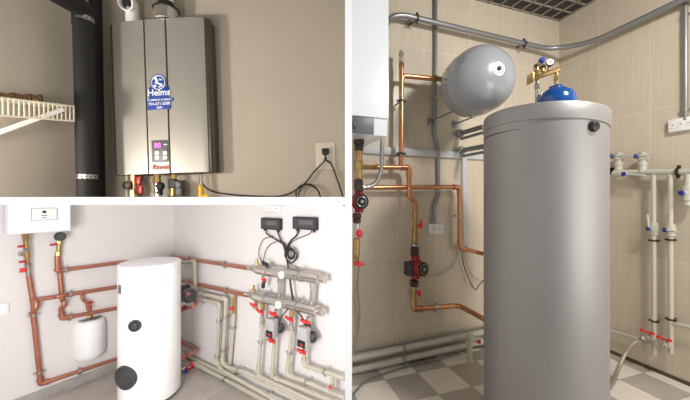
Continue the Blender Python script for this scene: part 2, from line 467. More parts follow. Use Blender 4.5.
panel(g1 - .0035, g1 + .0035, 'groove_strip', M_bronze, -.006, 2); panel(g2 - .0035, g2 + .0035, 'groove_strip', M_bronze, -.006, 2)
yF = dF + .008
def at(u, v, y=yF): return TW.pt(u, v, y)
def mm(du, off=dF): return abs(TW.loc(160 + du, 120, off)[0] - TW.loc(160, 120, off)[0])
# control panel
cp = MB().box(at(160, 151), A3, (mm(16), .006, mm(21)), .002).build('control_panel', M_dkgrey, t)
MB().box(at(157.5, 145.5, yF + .0035), A3, (mm(8), .002, mm(5.5))).build('display', M_black, cp); 
textm('88', mm(7), at(157.6, 145.6, yF + .005), (TA, TU, nTv), M_pink, 'display_digits', cp, .0006, label='pink lit digits')
for u, v in ((157, 153), (157, 157.5), (165, 153), (165, 157.5)):
    MB().box(at(u, v, yF + .004), A3, (mm(4.2), .003, mm(3.6)), .001).build('button', M_plastic, cp)
MB().box(at(165.5, 144.5, yF + .0035), A3, (mm(3.4), .002, mm(1))).build('indicator', M_plastic, cp)
textm('Rinnai', mm(6.6), at(160.5, 167, yF + .001), (TA, TU, nTv), M_logo_red, 'brand_lettering', t, .0007, label='dark red lettering')
# sticker
b = MB(); yS = yF + .0006
b.lathe(at(158.2, 82.5, yS), nTv, [(mm(8), 0), (mm(8), .0008)], 36)
b.box(at(159, 93, yS + .0004), A3, (mm(20), .0008, mm(12)), .0003)
b.box(at(159.5, 99.8, yS + .0006), A3, (mm(27.5), .001, mm(3.2)), .0004)
b.box(at(159, 104.5, yS + .0004), A3, (mm(23), .0008, mm(9.5)), .0003)
st_ = b.build('logo_sticker', M_logo_blue, t)
b = MB(); b.torus(at(158.2, 82.5, yS + .001), nTv, mm(6.6), mm(.45), 32, 8)
for (u, v, w, h_, an) in ((156, 79.5, 2.6, 5, .5), (158.5, 83.5, 7.5, 1.6, -.3), (160.5, 86, 4.5, 1.5, .5), (155, 86, 2.6, 2.4, 0), (160.5, 79.5, 3, 1.4, -.2)):
    X = TA * math.cos(an) + TU * math.sin(an); U = TU * math.cos(an) - TA * math.sin(an)
    b.box(at(u, v, yS + .001), (X, nTv, U), (mm(w), .0008, mm(h_)), .0003)
b.build('logo_emblem', M_logo_white, st_)
textm('Helms', mm(8.8), at(158.8, 92.6, yS + .002), (TA, TU, nTv), M_logo_white, 'logo_name', st_, .0009)
textm('PLUMBING & DRAIN', mm(2.7), at(159.5, 99.8, yS + .002), (TA, TU, nTv), M_logo_white, 'logo_banner_text', st_, .0002)
textm('704-671-2588', mm(3.9), at(159.2, 103.8, yS + .002), (TA, TU, nTv), M_logo_white, 'phone_number', st_, .0004)
for v in (106.9, 108): MB().box(at(159.5, v, yS + .001), A3, (mm(5.5), .0008, mm(.6))).build('small_print_line', M_logo_white, st_)
# vents on top
def tl(u, v, off): return TW.pt(u, v, off)
t = thing('vent_pipe', 'white vent pipe and open elbow rising behind the heater top left', 'vent pipe', tl(131, 24, .05))
b = MB(); c = tl(131.5, 5, .06); dd = (nTv * 1 + TA * .05 - TU * .35).normalized()
b.tube(arc_path([tl(133, 30, .05), tl(132, 4, .05), c + dd * .035], .03), mm(6.2), 24, False)
rr = mm(6.8); b.lathe(c + dd * .015, dd, [(rr, 0), (rr * 1.1, 0), (rr * 1.1, .028), (rr * .86, .028), (rr * .84, -.02), (rr * .3, -.022)], 28)
b.build('elbow_pipe', M_plastic, t)
b = MB(); b.lathe(c + dd * .022, dd, [(rr * .84, 0), (rr * .84, .002)], 24); e_ = b.build('dark_screen', M_black, t)
b = MB()
for k in range(-2, 3):
    for ax in (0, 1):
        s1 = TA if ax else TU; s2 = (dd.cross(TA)).normalized()
        L = 2 * math.sqrt(max(0, (rr * .8) ** 2 - (k * rr * .3) ** 2))
        b.box(c + dd * .026 + (s2 if ax else TA) * k * rr * .3, ((TA, dd, s2) if ax else (s2, dd, TA)), (L, .0015, .0012))
b.build('wire_mesh', M_dkgrey, t)
t = thing('flue_pipe', 'white flue pipe with black collar rising from the heater top centre', 'flue pipe', tl(166, 20, .06))
MB().rod(tl(167, 22, .055), tl(165.5, -14, .055), mm(6.6), seg=28).build('flue_tube', M_plastic, t)
c = tl(166.5, 18, .055)
MB().lathe(c - TU * .02, TU, [(mm(11), 0), (mm(11), .05), (mm(9.5), .058)], 32).build('flue_flange', M_nickel, t)
MB().torus(c + TU * .036, TU, mm(11.2), .0035, 32).build('wire_loop', M_black, t)
MB().lathe(c + TU * .038, TU, [(mm(8.5), 0), (mm(8.6), .012), (mm(7.4), .022), (mm(7.3), .03), (mm(6.7), .032)], 32).build('black_collar', M_black, t)

# pipework under heater
off = .05
def up(u, v): return tl(u, v, off)
Dn = -TU
t = thing('service_valve', 'brass service valve with crimson handles under the heater, left of the three', 'valve', up(134.5, 197))
chain(t, up(134.3, 174), up(134.3, 200), [('union_nut', M_brass, 0, .28, mm(3.4), 6), ('valve_body', M_brass, .26, .62, mm(3), 16), ('lower_nut', M_brass, .6, 1, mm(3.8), 6)])
MB().lathe(up(131.5, 185.5) + nTv * .02, nTv, [(mm(3.6), 0), (mm(4), .004), (mm(4), .012), (mm(2), .016)], 20).build('gauge_cap', M_iron, t)
for (u, v) in ((140.5, 181), (142.3, 190)):
    b = MB(); c = up(u, v) + nTv * .01
    b.box(c, A3, (mm(3.6), .012, mm(7.5)), .003); b.box(c + TU * mm(3.4), A3, (mm(5.6), .01, mm(1.8)), .002); b.rod(c, up(135, v), mm(1), seg=10)
    b.build('handle', M_fadedred, t)
t = thing('service_valve', 'brass and black valve under the heater centre, between the other two', 'valve', up(157, 197))
chain(t, up(157, 174), up(158, 200), [('union_nut', M_brass, 0, .36, mm(3.2), 6), ('valve_body', M_nickel, .34, .7, mm(2.4), 16), ('drain_cap', M_nickel, .74, 1, mm(3.4), 10)])
b = MB(); b.lathe(up(160.5, 186) - nTv * .01, nTv, [(mm(3), 0), (mm(3.8), .004), (mm(3.8), .02), (mm(2.6), .024)], 16); b.box(up(160, 192), A3, (mm(4), .02, mm(6)), .004); b.build('handle', M_softblack, t)
t = thing('service_valve', 'dark blue-black capped valve under the heater, right of the three', 'valve', up(175, 197))
chain(t, up(174, 174), up(173, 200), [('union_nut', M_brass, 0, .2, mm(2.6), 6), ('cap_nut', M_charcoal, .2, .55, mm(4.8), 8), ('valve_body', M_brass, .5, .86, mm(2.6), 16), ('lower_nut', M_iron, .84, 1, mm(4.8), 6)])
b = MB(); b.lathe(up(179, 185) - nTv * .012, nTv, [(mm(3), 0), (mm(4.6), .006), (mm(4.6), .02), (mm(3), .026)], 18); b.box(up(180, 192), A3, (mm(7), .025, mm(9)), .004); b.build('handle', M_charcoal, t)
pipe('condensate_pipe', 'thin cream plastic tube hanging under the heater left end', 'pipe', [up(131 - 1.5, 175) - TA * .012, up(131 - 1.5, 202) - TA * .012], mm(1.4), M_shelf, seg=12)
t = thing('gas_pipe', 'yellow coated gas connector hanging below the heater right end', 'pipe', up(201, 198))
chain(t, up(200.5, 174), up(201.5, 204), [('flare_nut', M_nickel, .0, .42, mm(2), 6), ('gas_tube', M_yellow, .38, 1, mm(2.5), 16)])
MB().tube(arc_path([up(203, 196), up(208, 195.5), up(209, 205)], .01), mm(1.6)).build('side_outlet', M_yellow, t)

# outlet and cords
t = thing('power_outlet', 'cream duplex wall outlet plate with a black plug in it', 'outlet', tl(325.5, 168, 0))
def tx(du): return mm(du, 0)
MB().box(tl(325.5, 156, .003), A3, (tx(18.5), .006, tx(25)), .002).build('cover_plate', M_offwhite, t)
for v in (150.5, 162): 
    b = MB(); b.box(tl(325.5, v, .007), A3, (tx(9.5), .004, tx(8.5)), .0015); b.build('receptacle', M_offwhite, t)
MB().rod(tl(325.5, 144.8, .005), tl(325.5, 144.8, .0075), .0025, seg=10).build('screw', M_steel, t)
t = thing('power_plug', 'black plug seated in the upper socket of the wall outlet', 'plug', tl(325.5, 154, .02))
b = MB(); b.box(tl(325.5, 151.5, .02), A3, (tx(6.5), .024, tx(5.5)), .004); b.rod(tl(325.5, 153, .03), tl(325.5, 160, .03), tx(1.3)); b.build('plug_body', M_black, t)
MB().torus(tl(325.5, 157, .026), TU, tx(1.6), tx(.5)).build('cable_tie', M_plastic, t)
co = .02
pipe('electric_cable', 'black cord sagging from the heater along the wall up to the outlet', 'cord', [tl(200, 172, .045), tl(203, 184, .035), tl(212, 191, co), (tl(228, 194.2, co)), tl(255, 196, co), tl(283, 195.5, co), tl(303, 185, co), tl(314, 172, co), tl(325, 160.5, .03)], .0038, M_black, spl=True, seg=10)
pipe('electric_cable', 'black cord hanging from the outlet down to the right', 'cord', [tl(326, 160, .032), tl(331, 164, co), tl(336, 176, co), tl(342, 194, co), tl(344, 206, .03)], .0042, M_black, spl=True, seg=10)
b = MB(); b.tube(spline([tl(299, 203, co), tl(296, 194, co + .006), tl(298, 188, co + .01), tl(304, 184.5, co + .012), tl(312, 186, co + .01), tl(318, 191, co + .006), tl(322, 203, co)]), .0036, 10)
b.tube(spline([tl(302, 202, co + .01), tl(298.5, 195, co + .014), tl(301, 188, co + .018), tl(308, 184, co + .02), tl(316, 188, co + .016), tl(320, 195, co + .01), tl(321, 204, co + .008)]), .0036, 10)
setp(b.build('coiled_cord', M_black), 'coil of spare black cord hanging below the wall outlet', 'cord')

# black insulated pipes in the corner
def bp(u, v, Y): return PD(u, v, Y)
rB = 8.4 / 300 * 1.3
t = thing('insulated_pipe', 'thick black foam-wrapped pipe standing in the corner left of the heater', 'pipe', bp(86, 200, 1.3))
MB().rod(bp(87.5, 199.6, 1.3), bp(83, 14, 1.3), rB, seg=32).build('vertical_run', M_softblack, t)
MB().tube(arc_path([bp(83.0, 26, 1.3), bp(82.8, 9, 1.3), bp(-12, -49, .86), bp(-50, -80, .7)], .012), rB * 1.05, 28).build('overhead_run', M_softblack, t)
def strap(v0, lean, name_t):
    b = MB(); ax = (bp(87.5, 200, 1.3) - bp(83, 14, 1.3)).normalized(); u = 83 + 4.5 * (v0 - 14) / 186
    c = bp(u, v0, 1.3); b.lathe(c - ax * .009, ax, [(rB * 1.0, 0), (rB * 1.05, 0), (rB * 1.05, .018), (rB, .018)], 32)
    wp = tl(u + 17, v0 + lean, .004); e = wp - c
    b.box(c.lerp(wp, .55) + V((0, -.0, 0)), (e.normalized(), ax.cross(e).normalized(), ax), (e.length * .8, .002, .016))
    b.rod(wp + nTv * .02, wp - nTv * .003, .006, seg=8)
    o = b.build('metal_strap', M_steel, t)
    b = MB()
    for k in range(7):
        an = math.radians(-150 + k * 24); d = V((math.cos(an), math.sin(an), 0)); b.rod(c + d * rB * 1.03, c + d * rB * 1.075, .0035, seg=8)
    b.build('strap_hole', M_black, o)
strap(20, 3, 'a'); strap(177, -4, 'b')
pipe('refrigerant_pipe', 'thinner black wrapped pipe standing close behind the thick corner pipe', 'pipe', [tl(99, 202, .05), tl(95, -20, .05)], mm(5.2, .05), M_softblack, seg=24)

# wire shelf on the left wall
s_n, s_f = V(PD(-14, 96, 1.02)), V(PD(74.5, 106.5, 1.27))
hl = .062
dl = (s_f - s_n).normalized()
t = thing('wire_shelf', 'white vinyl-coated wire shelf hung on the left wall', 'shelf', s_f - Z * hl)
b = MB(); b.rod(s_n, s_f, .0035, seg=10); b.rod(s_n - Z * hl, s_f - Z * hl, .0035, seg=10); b.rod(s_f, s_f - Z * hl, .003, seg=8); b.build('front_rail', M_shelf, t)
N = 19
nw = LT.n
def towall(p):
    k = (p - KT).dot(nw) ; return p - nw * (k - .004)
for k in range(N):
    p = s_n.lerp(s_f, k / (N - 1)); q = towall(p)
    MB().tube([p - Z * hl - V((0, .002, 0)), p - V((0, .003, 0)), p + Z * .003, q + Z * .003], .0024, 8).build('cross_wire', M_shelf, t)
b = MB(); b.rod(towall(s_n), towall(s_f), .003, seg=8); b.rod(s_n.lerp(towall(s_n), .5), s_f.lerp(towall(s_f), .5), .003, seg=8); b.build('back_rail', M_shelf, t)
a_, c_ = PD(64, 109, 1.22), PD(-12, 136.5, 1.06)
pw = a_.lerp(c_, 1.0); b = MB(); dv = (c_ - a_).normalized()
b.box((a_ + c_) / 2, (dv, Z.cross(dv).normalized(), dv.cross(Z.cross(dv)).normalized()), ((c_ - a_).length, .008, .017), .003); b.build('diagonal_brace', M_plastic, t)
# brown fittings lying on the shelf
for (u0, u1, lab) in ((-3, 15, 'dark brown pipe fitting on the wire shelf, leftmost of three'), (14, 31, 'pale brown pipe fitting on the wire shelf, middle of three'), (30.5, 41, 'short brown capped fitting at the right end of the shelf row')):
    yy = 1.10 + u0 * .0025
    p, q = PD(u0, 95.5 + u0 * .06, yy), PD(u1, 95.5 + u1 * .06, yy + (u1 - u0) * .0028)
    dm = (p - s_n).dot(dl); hz = s_n + dl * dm
    t = thing('pipe_fitting', lab, 'pipe fitting', p, 'pipe fittings on the wire shelf')
    L = (q - p).length; d = (q - p).normalized(); r = .011
    MB().lathe(p, d, [(r, 0), (r, L * .3), (r * .75, L * .34), (r * .75, L * .7), (r * 1.05, L * .74), (r * 1.05, L)], 14).build('fitting_body', M_wood, t)
    MB().lathe(q - d * L * .12, d, [(r * 1.1, 0), (r * 1.25, .001), (r * 1.25, L * .14), (r, L * .16)], 8).build('end_cap', M_iron, t)

# ================================================================== BOTTOM LEFT: white tank room
lp, rp = BL.pt, BR.pt
def ml(v_u, v_v, px, W=BL, off=.04): return px * (W.pt(v_u, v_v, off) - CAM).y / F     # a length seen as px pixels there
CPo = .04
ro = ml(60, 290, 2.05)
# wall boiler, high on the left wall
bo = .26
s0, _ = BL.loc(8, 232, bo); s1, hb = BL.loc(71.5, 231, bo)
A = (BL.a, BL.n, Z)
top = H - .0035 - FZ - .004
t = thing('wall_boiler', 'white wall-hung boiler cut off by the top edge of the grey-floored room', 'boiler', BL.W((s0 + s1) / 2, 0, hb))
MB().box(BL.W((s0 + s1) / 2, bo / 2, (hb + top) / 2), A, (s1 - s0, bo - .02, top - hb), .008).build('casing', M_boiler, t)
MB().box(BL.W((s0 + s1) / 2, bo - .006, (hb + top) / 2 + .004), A, (s1 - s0 - .014, .02, top - hb - .01), .006).build('front_cover', M_boiler, t)
_a, _b = BL.loc(31, 220.5, bo), BL.loc(57, 208, bo)
sc_, hc_ = (_a[0] + _b[0]) / 2, (_a[1] + _b[1]) / 2
cp = MB().box(BL.W(sc_, bo + .006, hc_), A, (_b[0] - _a[0], .006, min(_b[1] - _a[1], .14)), .003).build('control_panel', M_plastic, t)
sw = _b[0] - _a[0]
b = MB()
for (ds, dh, w, h) in ((0, .5, 1, .02), (0, -.5, 1, .02), (.5, 0, .02, 1), (-.5, 0, .02, 1)):
    hh = min(_b[1] - _a[1], .14); b.box(BL.W(sc_ + ds * sw, bo + .0095, hc_ + dh * hh), A, (max(w * sw, .003), .001, max(h * hh, .003)))
b.build('panel_outline', M_dkgrey, cp)
MB().box(BL.W(*[BL.loc(44, 211.8, bo)[0], bo + .01, BL.loc(44, 211.8, bo)[1]]), A, (sw * .15, .003, .02)).build('display', M_black, cp)
for v, w in ((215.3, .24), (217.5, .16)):
    l = BL.loc(44, v, bo); MB().box(BL.W(l[0], bo + .01, l[1]), A, (sw * w, .002, .006)).build('small_print_line', M_dkgrey, cp)

def vx(t, p, q, segs): chain(t, p, q, segs)
# riser with brass valves, left
P0, P1 = lp(25, 233, .1), lp(28.5, 275, .05)
t = thing('valve_column', 'column of brass valves with red levers under the boiler left end', 'valve', P1)
r = ml(26, 250, 2.2)
vx(t, P0, P1, [('union_nut', M_brass, 0, .17, r * 1.25, 6), ('valve_body', M_brass, .15, .36, r * .9, 14), ('valve_body', M_nickel, .34, .42, r * 1.2, 6), ('filter_body', M_brass, .42, .58, r * 1.15, 16), ('valve_body', M_brass, .57, .7, r * .8, 14), ('union_nut', M_nickel, .7, .78, r * 1.25, 6), ('valve_body', M_nickel, .78, 1, r * .95, 14)])
for (f, m, du) in ((.30, M_fadedred, -1), (.66, M_fadedred, -1), (.86, M_red, -1)):
    c = P0.lerp(P1, f); b = MB(); b.rod(c, c - BL.a * r * 1.5 + BL.n * r, r * .6, seg=12); b.box(c - BL.a * r * 1.8 + BL.n * r, A, (r * 2.0, r, r * (1.9 if f > .8 else 1.0)), r * .25); b.build('handle', m, t)
c = P0.lerp(P1, .47); MB().rod(c, c - BL.a * r * 2.0 + BL.n * r * 1.0, r * .75, seg=14).build('side_port', M_nickel, t)
MB().rod(c - BL.a * r * 1.9 + BL.n * r * 1.0, c - BL.a * r * 2.5 + BL.n * r * 1.2, r * 1.15, seg=8).build('port_cap', M_nickel, t)
# riser with black pump head
P0, P1 = lp(59.5, 232, .1), lp(58, 272, .05)
t = thing('valve_column', 'brass valve with black round cap under the boiler right end', 'valve', lp(58, 255, .06))
Q = lp(58, 256, .06)
MB().lathe(lp(59.3, 236.3, .1) + BL.n * .0, BL.n, [(r * 1.5, 0), (r * 2.1, r * .3), (r * 2.15, r * 2), (r * 1.6, r * 2.5)], 20).build('black_cap', M_charcoal, t)
vx(t, lp(59.5, 239, .07), Q, [('union_nut', M_brass, 0, .3, r * 1.05, 6), ('valve_body', M_brass, .28, .7, r * .85, 14), ('lower_nut', M_brass, .7, 1, r * 1.1, 6)])
b = MB(); c = lp(58, 244, .07); b.rod(c, c - BL.a * r * 1.6 + BL.n * r, r * .5, seg=10); b.box(c - BL.a * r * 1.8 + BL.n * r, A, (r * 2.4, r, r), r * .2); b.build('handle', M_fadedred, t)
WN = BL.n
pipe('copper_pipe', 'left copper riser running down and along the wall base behind the white tank', 'pipe', [lp(28.5, 274, CPo), lp(33.2, 303, CPo), lp(33.5, 317, CPo), lp(40.7, 384, CPo), lp(127, 355.5, CPo)], ro, M_copper_b, .02, [(1, .85), (2, .82), (3, .4)], WN, CPo, sockets=(3,))
pipe('copper_pipe', 'middle copper branch crossing from the left riser to the tank', 'pipe', [lp(32, 300.5, CPo), lp(55, 297, CPo), lp(57, 296.5, CPo + .03), lp(64, 295.3, CPo + .03), lp(66, 295, CPo), lp(126, 285.5, CPo)], ro, M_copper_b, .015, [(4, .06)], WN, CPo)
pipe('copper_pipe', 'short hooked copper crossover on the left riser', 'pipe', [lp(31.5, 299, CPo), lp(36.5, 302, CPo + .04), lp(36, 309, CPo + .05), lp(31, 313, CPo)], ro * .95, M_copper_b, .02, (), WN, CPo)
pipe('copper_pipe', 'right copper riser bending to run along the wall under the expansion vessel', 'pipe', [lp(58, 256, CPo), lp(62.3, 300, CPo), lp(64, 302, CPo + .04), lp(64, 306, CPo + .04), lp(60.5, 308, CPo), lp(62.3, 318.5, CPo), lp(126, 306.5, CPo)], ro, M_copper_b, .02, [(5, .1)], WN, CPo, sockets=(5,))
pipe('copper_pipe', 'upper copper branch from the right riser to the tank top', 'pipe', [lp(57, 256, CPo + .01), lp(57.5, 270.5, CPo + .01), lp(60, 270.5, CPo), lp(126, 261.7, CPo)], ro, M_copper_b, .012, [(2, .07)], WN, CPo, sockets=(1,))
pipe('copper_pipe', 'thin copper drop from the middle branch to the expansion vessel', 'pipe', [lp(82, 292.5, CPo), lp(82.5, 299, CPo), lp(87, 303, CPo + .05), lp(88, 310, CPo + .1)], ro * .75, M_copper_b, .02, (), WN, CPo)
# expansion vessel
Yv = 3.02
vc = PD(89.7, 336, Yv); rv = 16.3 * Yv / F / 1.28; zb, zt = PD(89.7, 357.5, Yv).z, PD(89.7, 318, Yv).z; hv = zt - zb
t = thing('expansion_vessel', 'small white expansion vessel hanging on the wall left of the tank', 'vessel', V((vc.x, vc.y, zb)))
MB().lathe((vc.x, vc.y, zb), Z, [(0, 0), (rv * .5, .003), (rv * .8, .012), (rv * .95, .035), (rv, .07), (rv, hv * .5), (rv * 1.002, hv * .505), (rv * 1.002, hv * .515), (rv, hv * .52), (rv, hv - .06), (rv * .95, hv - .03), (rv * .8, hv - .01), (rv * .55, hv)], 40).build('vessel_body', M_white, t)
MB().lathe((vc.x, vc.y, zt - .004), Z, [(rv * .74, 0), (rv * .74, .008), (rv * .66, .014), (rv * .3, .016)], 32).build('top_flange', M_steel, t)
for k in range(6): 
    an = k * math.pi / 3; MB().rod((vc.x + math.cos(an) * rv * .58, vc.y + math.sin(an) * rv * .58, zt), (vc.x + math.cos(an) * rv * .58, vc.y + math.sin(an) * rv * .58, zt + .02), .007, seg=6).build('flange_bolt', M_steel, t)
b = MB(); vd = (V((vc.x, vc.y, zb)) - BL.O).dot(BL.n) - rv; b.box(BL.W((vc - BL.O).dot(BL.a), vd / 2 + .002, hv * .5 + zb - FZ), A, (.05, vd, .03)); b.build('wall_bracket', M_plastic, t)
t = thing('safety_valve', 'brass valve with a red handle on top of the small expansion vessel', 'valve', V((vc.x, vc.y, zt + .01)))
k_ = Yv / F
def pv(u, v, Y=Yv): return PD(u, v, Y)
chain(t, V((vc.x, vc.y, zt + .01)), pv(89, 303), [('base_nut', M_brass, 0, .3, 3 * k_, 6), ('valve_body', M_brass, .28, .7, 2.2 * k_, 14), ('bonnet', M_brass, .66, 1, 1.7 * k_, 8)])
MB().rod(pv(89, 311), pv(82, 312), 1.8 * k_, seg=14).build('side_branch', M_brass, t)
chain(t, pv(81.5, 316), pv(81.5, 303.5), [('side_body', M_brass, 0, .6, 2.2 * k_, 14), ('side_cap', M_brass, .55, 1, 2.7 * k_, 8)])
b = MB(); c = pv(89.5, 303, Yv - .02)
for sg in (-1, 1): b.box(c + V((1, 0, .25)) * sg * 2.2 * k_, (V((1, 0, .25)).normalized(), V((0, 1, 0)), Z), (3.2 * k_, 1.2 * k_, 1.6 * k_), .003)
b.rod(c, c + V((0, .02, 0)), 1.5 * k_); b.rod(pv(90.5, 305), pv(90.5, 309.5), 1.2 * k_); b.build('handle', M_red, t)
# switch plate
l = BL.loc(4.5, 309, 0); k2 = (lp(4, 309) - CAM).y / F
w_ = abs(BL.loc(9, 309)[0] - BL.loc(-2, 309)[0])
t = thing('wall_switch', 'white light switch plate at the left edge of the pale grey wall', 'switch', lp(4, 314.5))
MB().box(BL.W(BL.loc(3.5, 309)[0], .006, l[1]), A, (w_, .012, 10.5 * k2), .003).build('switch_plate', M_plastic, t)
MB().box(BL.W(BL.loc(3.0, 309)[0], .013, l[1]), A, (w_ * .7, .006, 7.5 * k2), .002).build('rocker', M_white, t)

# the tank
Dc = 3.343; ac = math.radians(33.41); rt = .247
tc = V((-math.sin(ac) * Dc, math.cos(ac) * Dc, FZ)); ht = PD(149, 261, tc.y).z - FZ
t = thing('hot_water_tank', 'tall white cylindrical hot water tank with black round caps on the grey tiles', 'tank', tc)
MB().lathe(tc, Z, [(rt * .93, 0), (rt * .93, .03)], 56).build('base_ring', M_dkgrey, t)
MB().lathe(tc + Z * .03, Z, [(rt * .97, 0), (rt, .01), (rt, ht - .075), (rt * .99, ht - .07)], 72).build('tank_body', M_white, t)
MB().lathe(tc + Z * (ht - .04), Z, [(rt * 1.0, 0), (rt * 1.012, .004), (rt * 1.012, .026), (rt * .98, .036), (rt * .8, .044), (rt * .55, .05), (0, .052)], 72).build('lid', M_white, t)
def ontank(c, R, u, v):
    """point of the upright cylinder met by the pixel's ray"""
    d = ray(u, v); o = CAM - c; a = d.x ** 2 + d.y ** 2; bb = 2 * (o.x * d.x + o.y * d.y); cc = o.x ** 2 + o.y ** 2 - R * R
    tt = (-bb - math.sqrt(max(0, bb * bb - 4 * a * cc))) / (2 * a); p = CAM + d * tt
    n = V((p.x - c.x, p.y - c.y, 0)).normalized(); return p, n
p, n = ontank(tc, rt, 135.2, 325.5); rr = 6.6 * p.y / F / 1.12
cp_ = MB().lathe(p - n * .01, n, [(rr, 0), (rr, .02), (rr * .93, .028), (rr * .8, .028), (rr * .78, .02), (rr * .62, .02), (rr * .58, .034), (rr * .5, .036), (0, .036)], 40).build('sensor_cap', M_charcoal, t)
p, n = ontank(tc, rt, 125.5, 377.5); rr = 12.0 * p.y / F
fl = MB().lathe(p - n * .05, n, [(rr * .98, 0), (rr, .056), (rr * .97, .066), (rr * .84, .068), (rr * .8, .06), (rr * .74, .06), (rr * .7, .066), (rr * .25, .066), (0, .066)], 48).build('flange_cover', M_charcoal, t)
p, n = ontank(tc, rt, 119.8, 289.3); e = n.cross(Z).normalized() * -1
pl_ = MB().box(p + n * .001, (e, n, Z), (.042, .006, 8.5 * p.y / F), .001).build('rating_plate', M_dkgrey, t)
for k in range(3): MB().box(p + n * .0045 + Z * (.02 - k * .02), (e, n, Z), (.026, .001, .005)).build('plate_marking', M_steel, pl_)

# copper and plastic behind the tank and along the right wall
WR_ = BR.n; Po = .035
rc = 1.85 * (rp(225, 270, Po) - CAM).y / F
pipe('copper_pipe', 'upper copper pipe along the right wall into the top manifold', 'pipe', [rp(172, 256.5, Po), rp(250, 268.5, Po)], rc, M_copper_b, .02, [(0, .26), (0, .73)], WR_, Po)
pipe('copper_pipe', 'lower copper pipe along the right wall into the bottom manifold', 'pipe', [rp(172, 279, Po), rp(248, 295.5, Po)], rc, M_copper_b, .02, [(0, .27), (0, .76)], WR_, Po)
rq = 1.75 * (rp(200, 290, Po) - CAM).y / F
P2 = .075
pipe('plastic_pipe', 'beige plastic pipe dropping from the tank top and stepping down the right wall', 'pipe', [rp(176, 262, .1), rp(194.5, 261.5, P2), rp(195.5, 292.5, P2), rp(226.5, 299, P2), rp(222.5, 362, P2), rp(228, 367.5, P2), rp(246, 372.5, P2), rp(322, 408, P2)], rq, M_pipe_beige, .02, [(2, .3), (3, .28), (3, .8), (5, .6)], WR_, P2, sockets=(1, 2, 3, 4))
pipe('plastic_pipe', 'beige plastic pipe starting at the pump and stepping down inside its twin', 'pipe', [rp(194, 297.5, P2), rp(219.5, 303.5, P2), rp(217, 362, P2), rp(222, 370, P2), rp(240, 380.5, P2), rp(290, 408, P2)], rq * .95, M_pipe_beige, .02, [(0, .4), (1, .3), (1, .9)], WR_, P2, sockets=(1, 2))
t = pipe('plastic_pipe', 'single beige plastic drop with a brass top under the lower copper pipe', 'pipe', [rp(234, 313, Po), rp(229.5, 369, Po), rp(234, 372.5, Po)], rq * 1.05, M_pipe_beige, .02, [(0, .25), (0, .95)], WR_, Po)
t = thing('drain_valve', 'small brass valve with a red handle hanging from the lower copper pipe', 'valve', rp(234, 313, Po))
chain(t, rp(234.5, 292, Po), rp(233.5, 315, Po), [('inlet', M_copper, 0, .25, rq * .6, 12), ('valve_body', M_brass, .22, .7, rq * .95, 14), ('lower_nut', M_brass, .68, 1, rq * 1.05, 6)])
MB().box(rp(231.3, 308.5, Po + .03), (BR.a, BR.n, Z), (.05, .012, .03), .004).build('handle', M_red, t)
# pipes lying along the floor
fp = lambda u, v, z=.035: CAM + ray(u, v) * ((H - (FZ + z)) * F / (v - CY))
pipe('plastic_pipe', 'front beige plastic pipe lying along the grey floor tiles', 'pipe', [fp(184, 368.5), fp(193.5, 363), fp(222, 377.5), fp(262, 399), fp(282, 410)], .021, M_pipe_beige, .03, [(2, .1)], V((0, 0, 1)), 0, sockets=(1,))
pipe('plastic_pipe', 'rear beige plastic pipe running along the foot of the right wall', 'pipe', [rp(180, 352, .05), rp(206, 364.5, .05), rp(226, 374, .06), rp(262, 391, .06), rp(300, 409, .06)], .017, M_pipe_beige, .03, [(3, .2)], WR_, .05)
# manifolds
MO = .085
def manifold(pa, pb, R, label, gu, gv):
    p, q = rp(*pa, MO), rp(*pb, MO); d = (q - p).normalized(); L = (q - p).length
    t = thing('manifold', label, 'manifold', p.lerp(q, .5) - Z * R)
    MB().lathe(p, d, [(R * .35, -.05), (R * .35, 0), (R * .55, .0), (R * .9, .05), (R, .07), (R, L - .03), (R * .9, L - .015), (R * .6, L - .01)], 28).build('manifold_tube', M_nickel, t)
    MB().lathe(p - d * .07, d, [(R * .5, 0), (R * .5, .04)], 8).build('inlet_union', M_nickel, t, 25)
    MB().lathe(q - d * .012, d, [(R * .62, 0), (R * .62, .03), (R * .75, .03), (R * .75, .055), (R * .4, .06)], 8).build('end_plug', M_nickel, t, 25)
    for f in (.27, .74):
        c = p.lerp(q, f); b = MB(); b.lathe(c - d * .012, d, [(R, 0), (R * 1.1, 0), (R * 1.1, .024), (R, .024)], 28)
        b.box(c + Z * R * 1.25, (d, BR.n, Z), (.022, .02, R * .5), .003); b.rod(c - BR.n * R, c - BR.n * MO, .008, seg=8); b.build('mounting_clamp', M_steel, t)
    c = p.lerp(q, .06) + Z * R * .5
    chain(t, c, c + Z * R * 1.7, [('air_vent', M_brass, 0, .55, R * .33, 6), ('air_vent', M_brass, .5, 1, R * .26, 14)])
    g = rp(gu, gv, MO + R * 1.15); rg = 4.4 * g.y / F / 1.25
    gn = (BR.n + V((.0, -.6, .0))).normalized()
    MB().lathe(g - gn * rg * .5, gn, [(rg * .5, 0), (rg, rg * .1), (rg, rg * .5), (rg * .85, rg * .5), (rg * .85, rg * .42), (0, rg * .42)], 28).build('gauge', M_grey_dial, t)
    b = MB(); x, y = BR.a, Z; b.box(g + gn * rg * .05 + (x + y) * rg * .15, ((x + y).normalized(), gn, (y - x).normalized()), (rg * .9, .003, rg * .14)); b.build('gauge_needle', M_black, t)
    MB().rod(g - gn * rg * .4, rp(gu, gv, MO), rg * .3).build('gauge_stem', M_brass, t)
    return p, q
Rm = 5.3 * (rp(290, 272, MO) - CAM).y / F
pU, qU = manifold((253.5, 268.8), (321, 278.5), Rm, 'upper nickel manifold tube on the right wall', 281, 275)
pL, qL = manifold((250.5, 295), (319, 311), Rm, 'lower nickel manifold tube with four outlets below it', 278, 305)
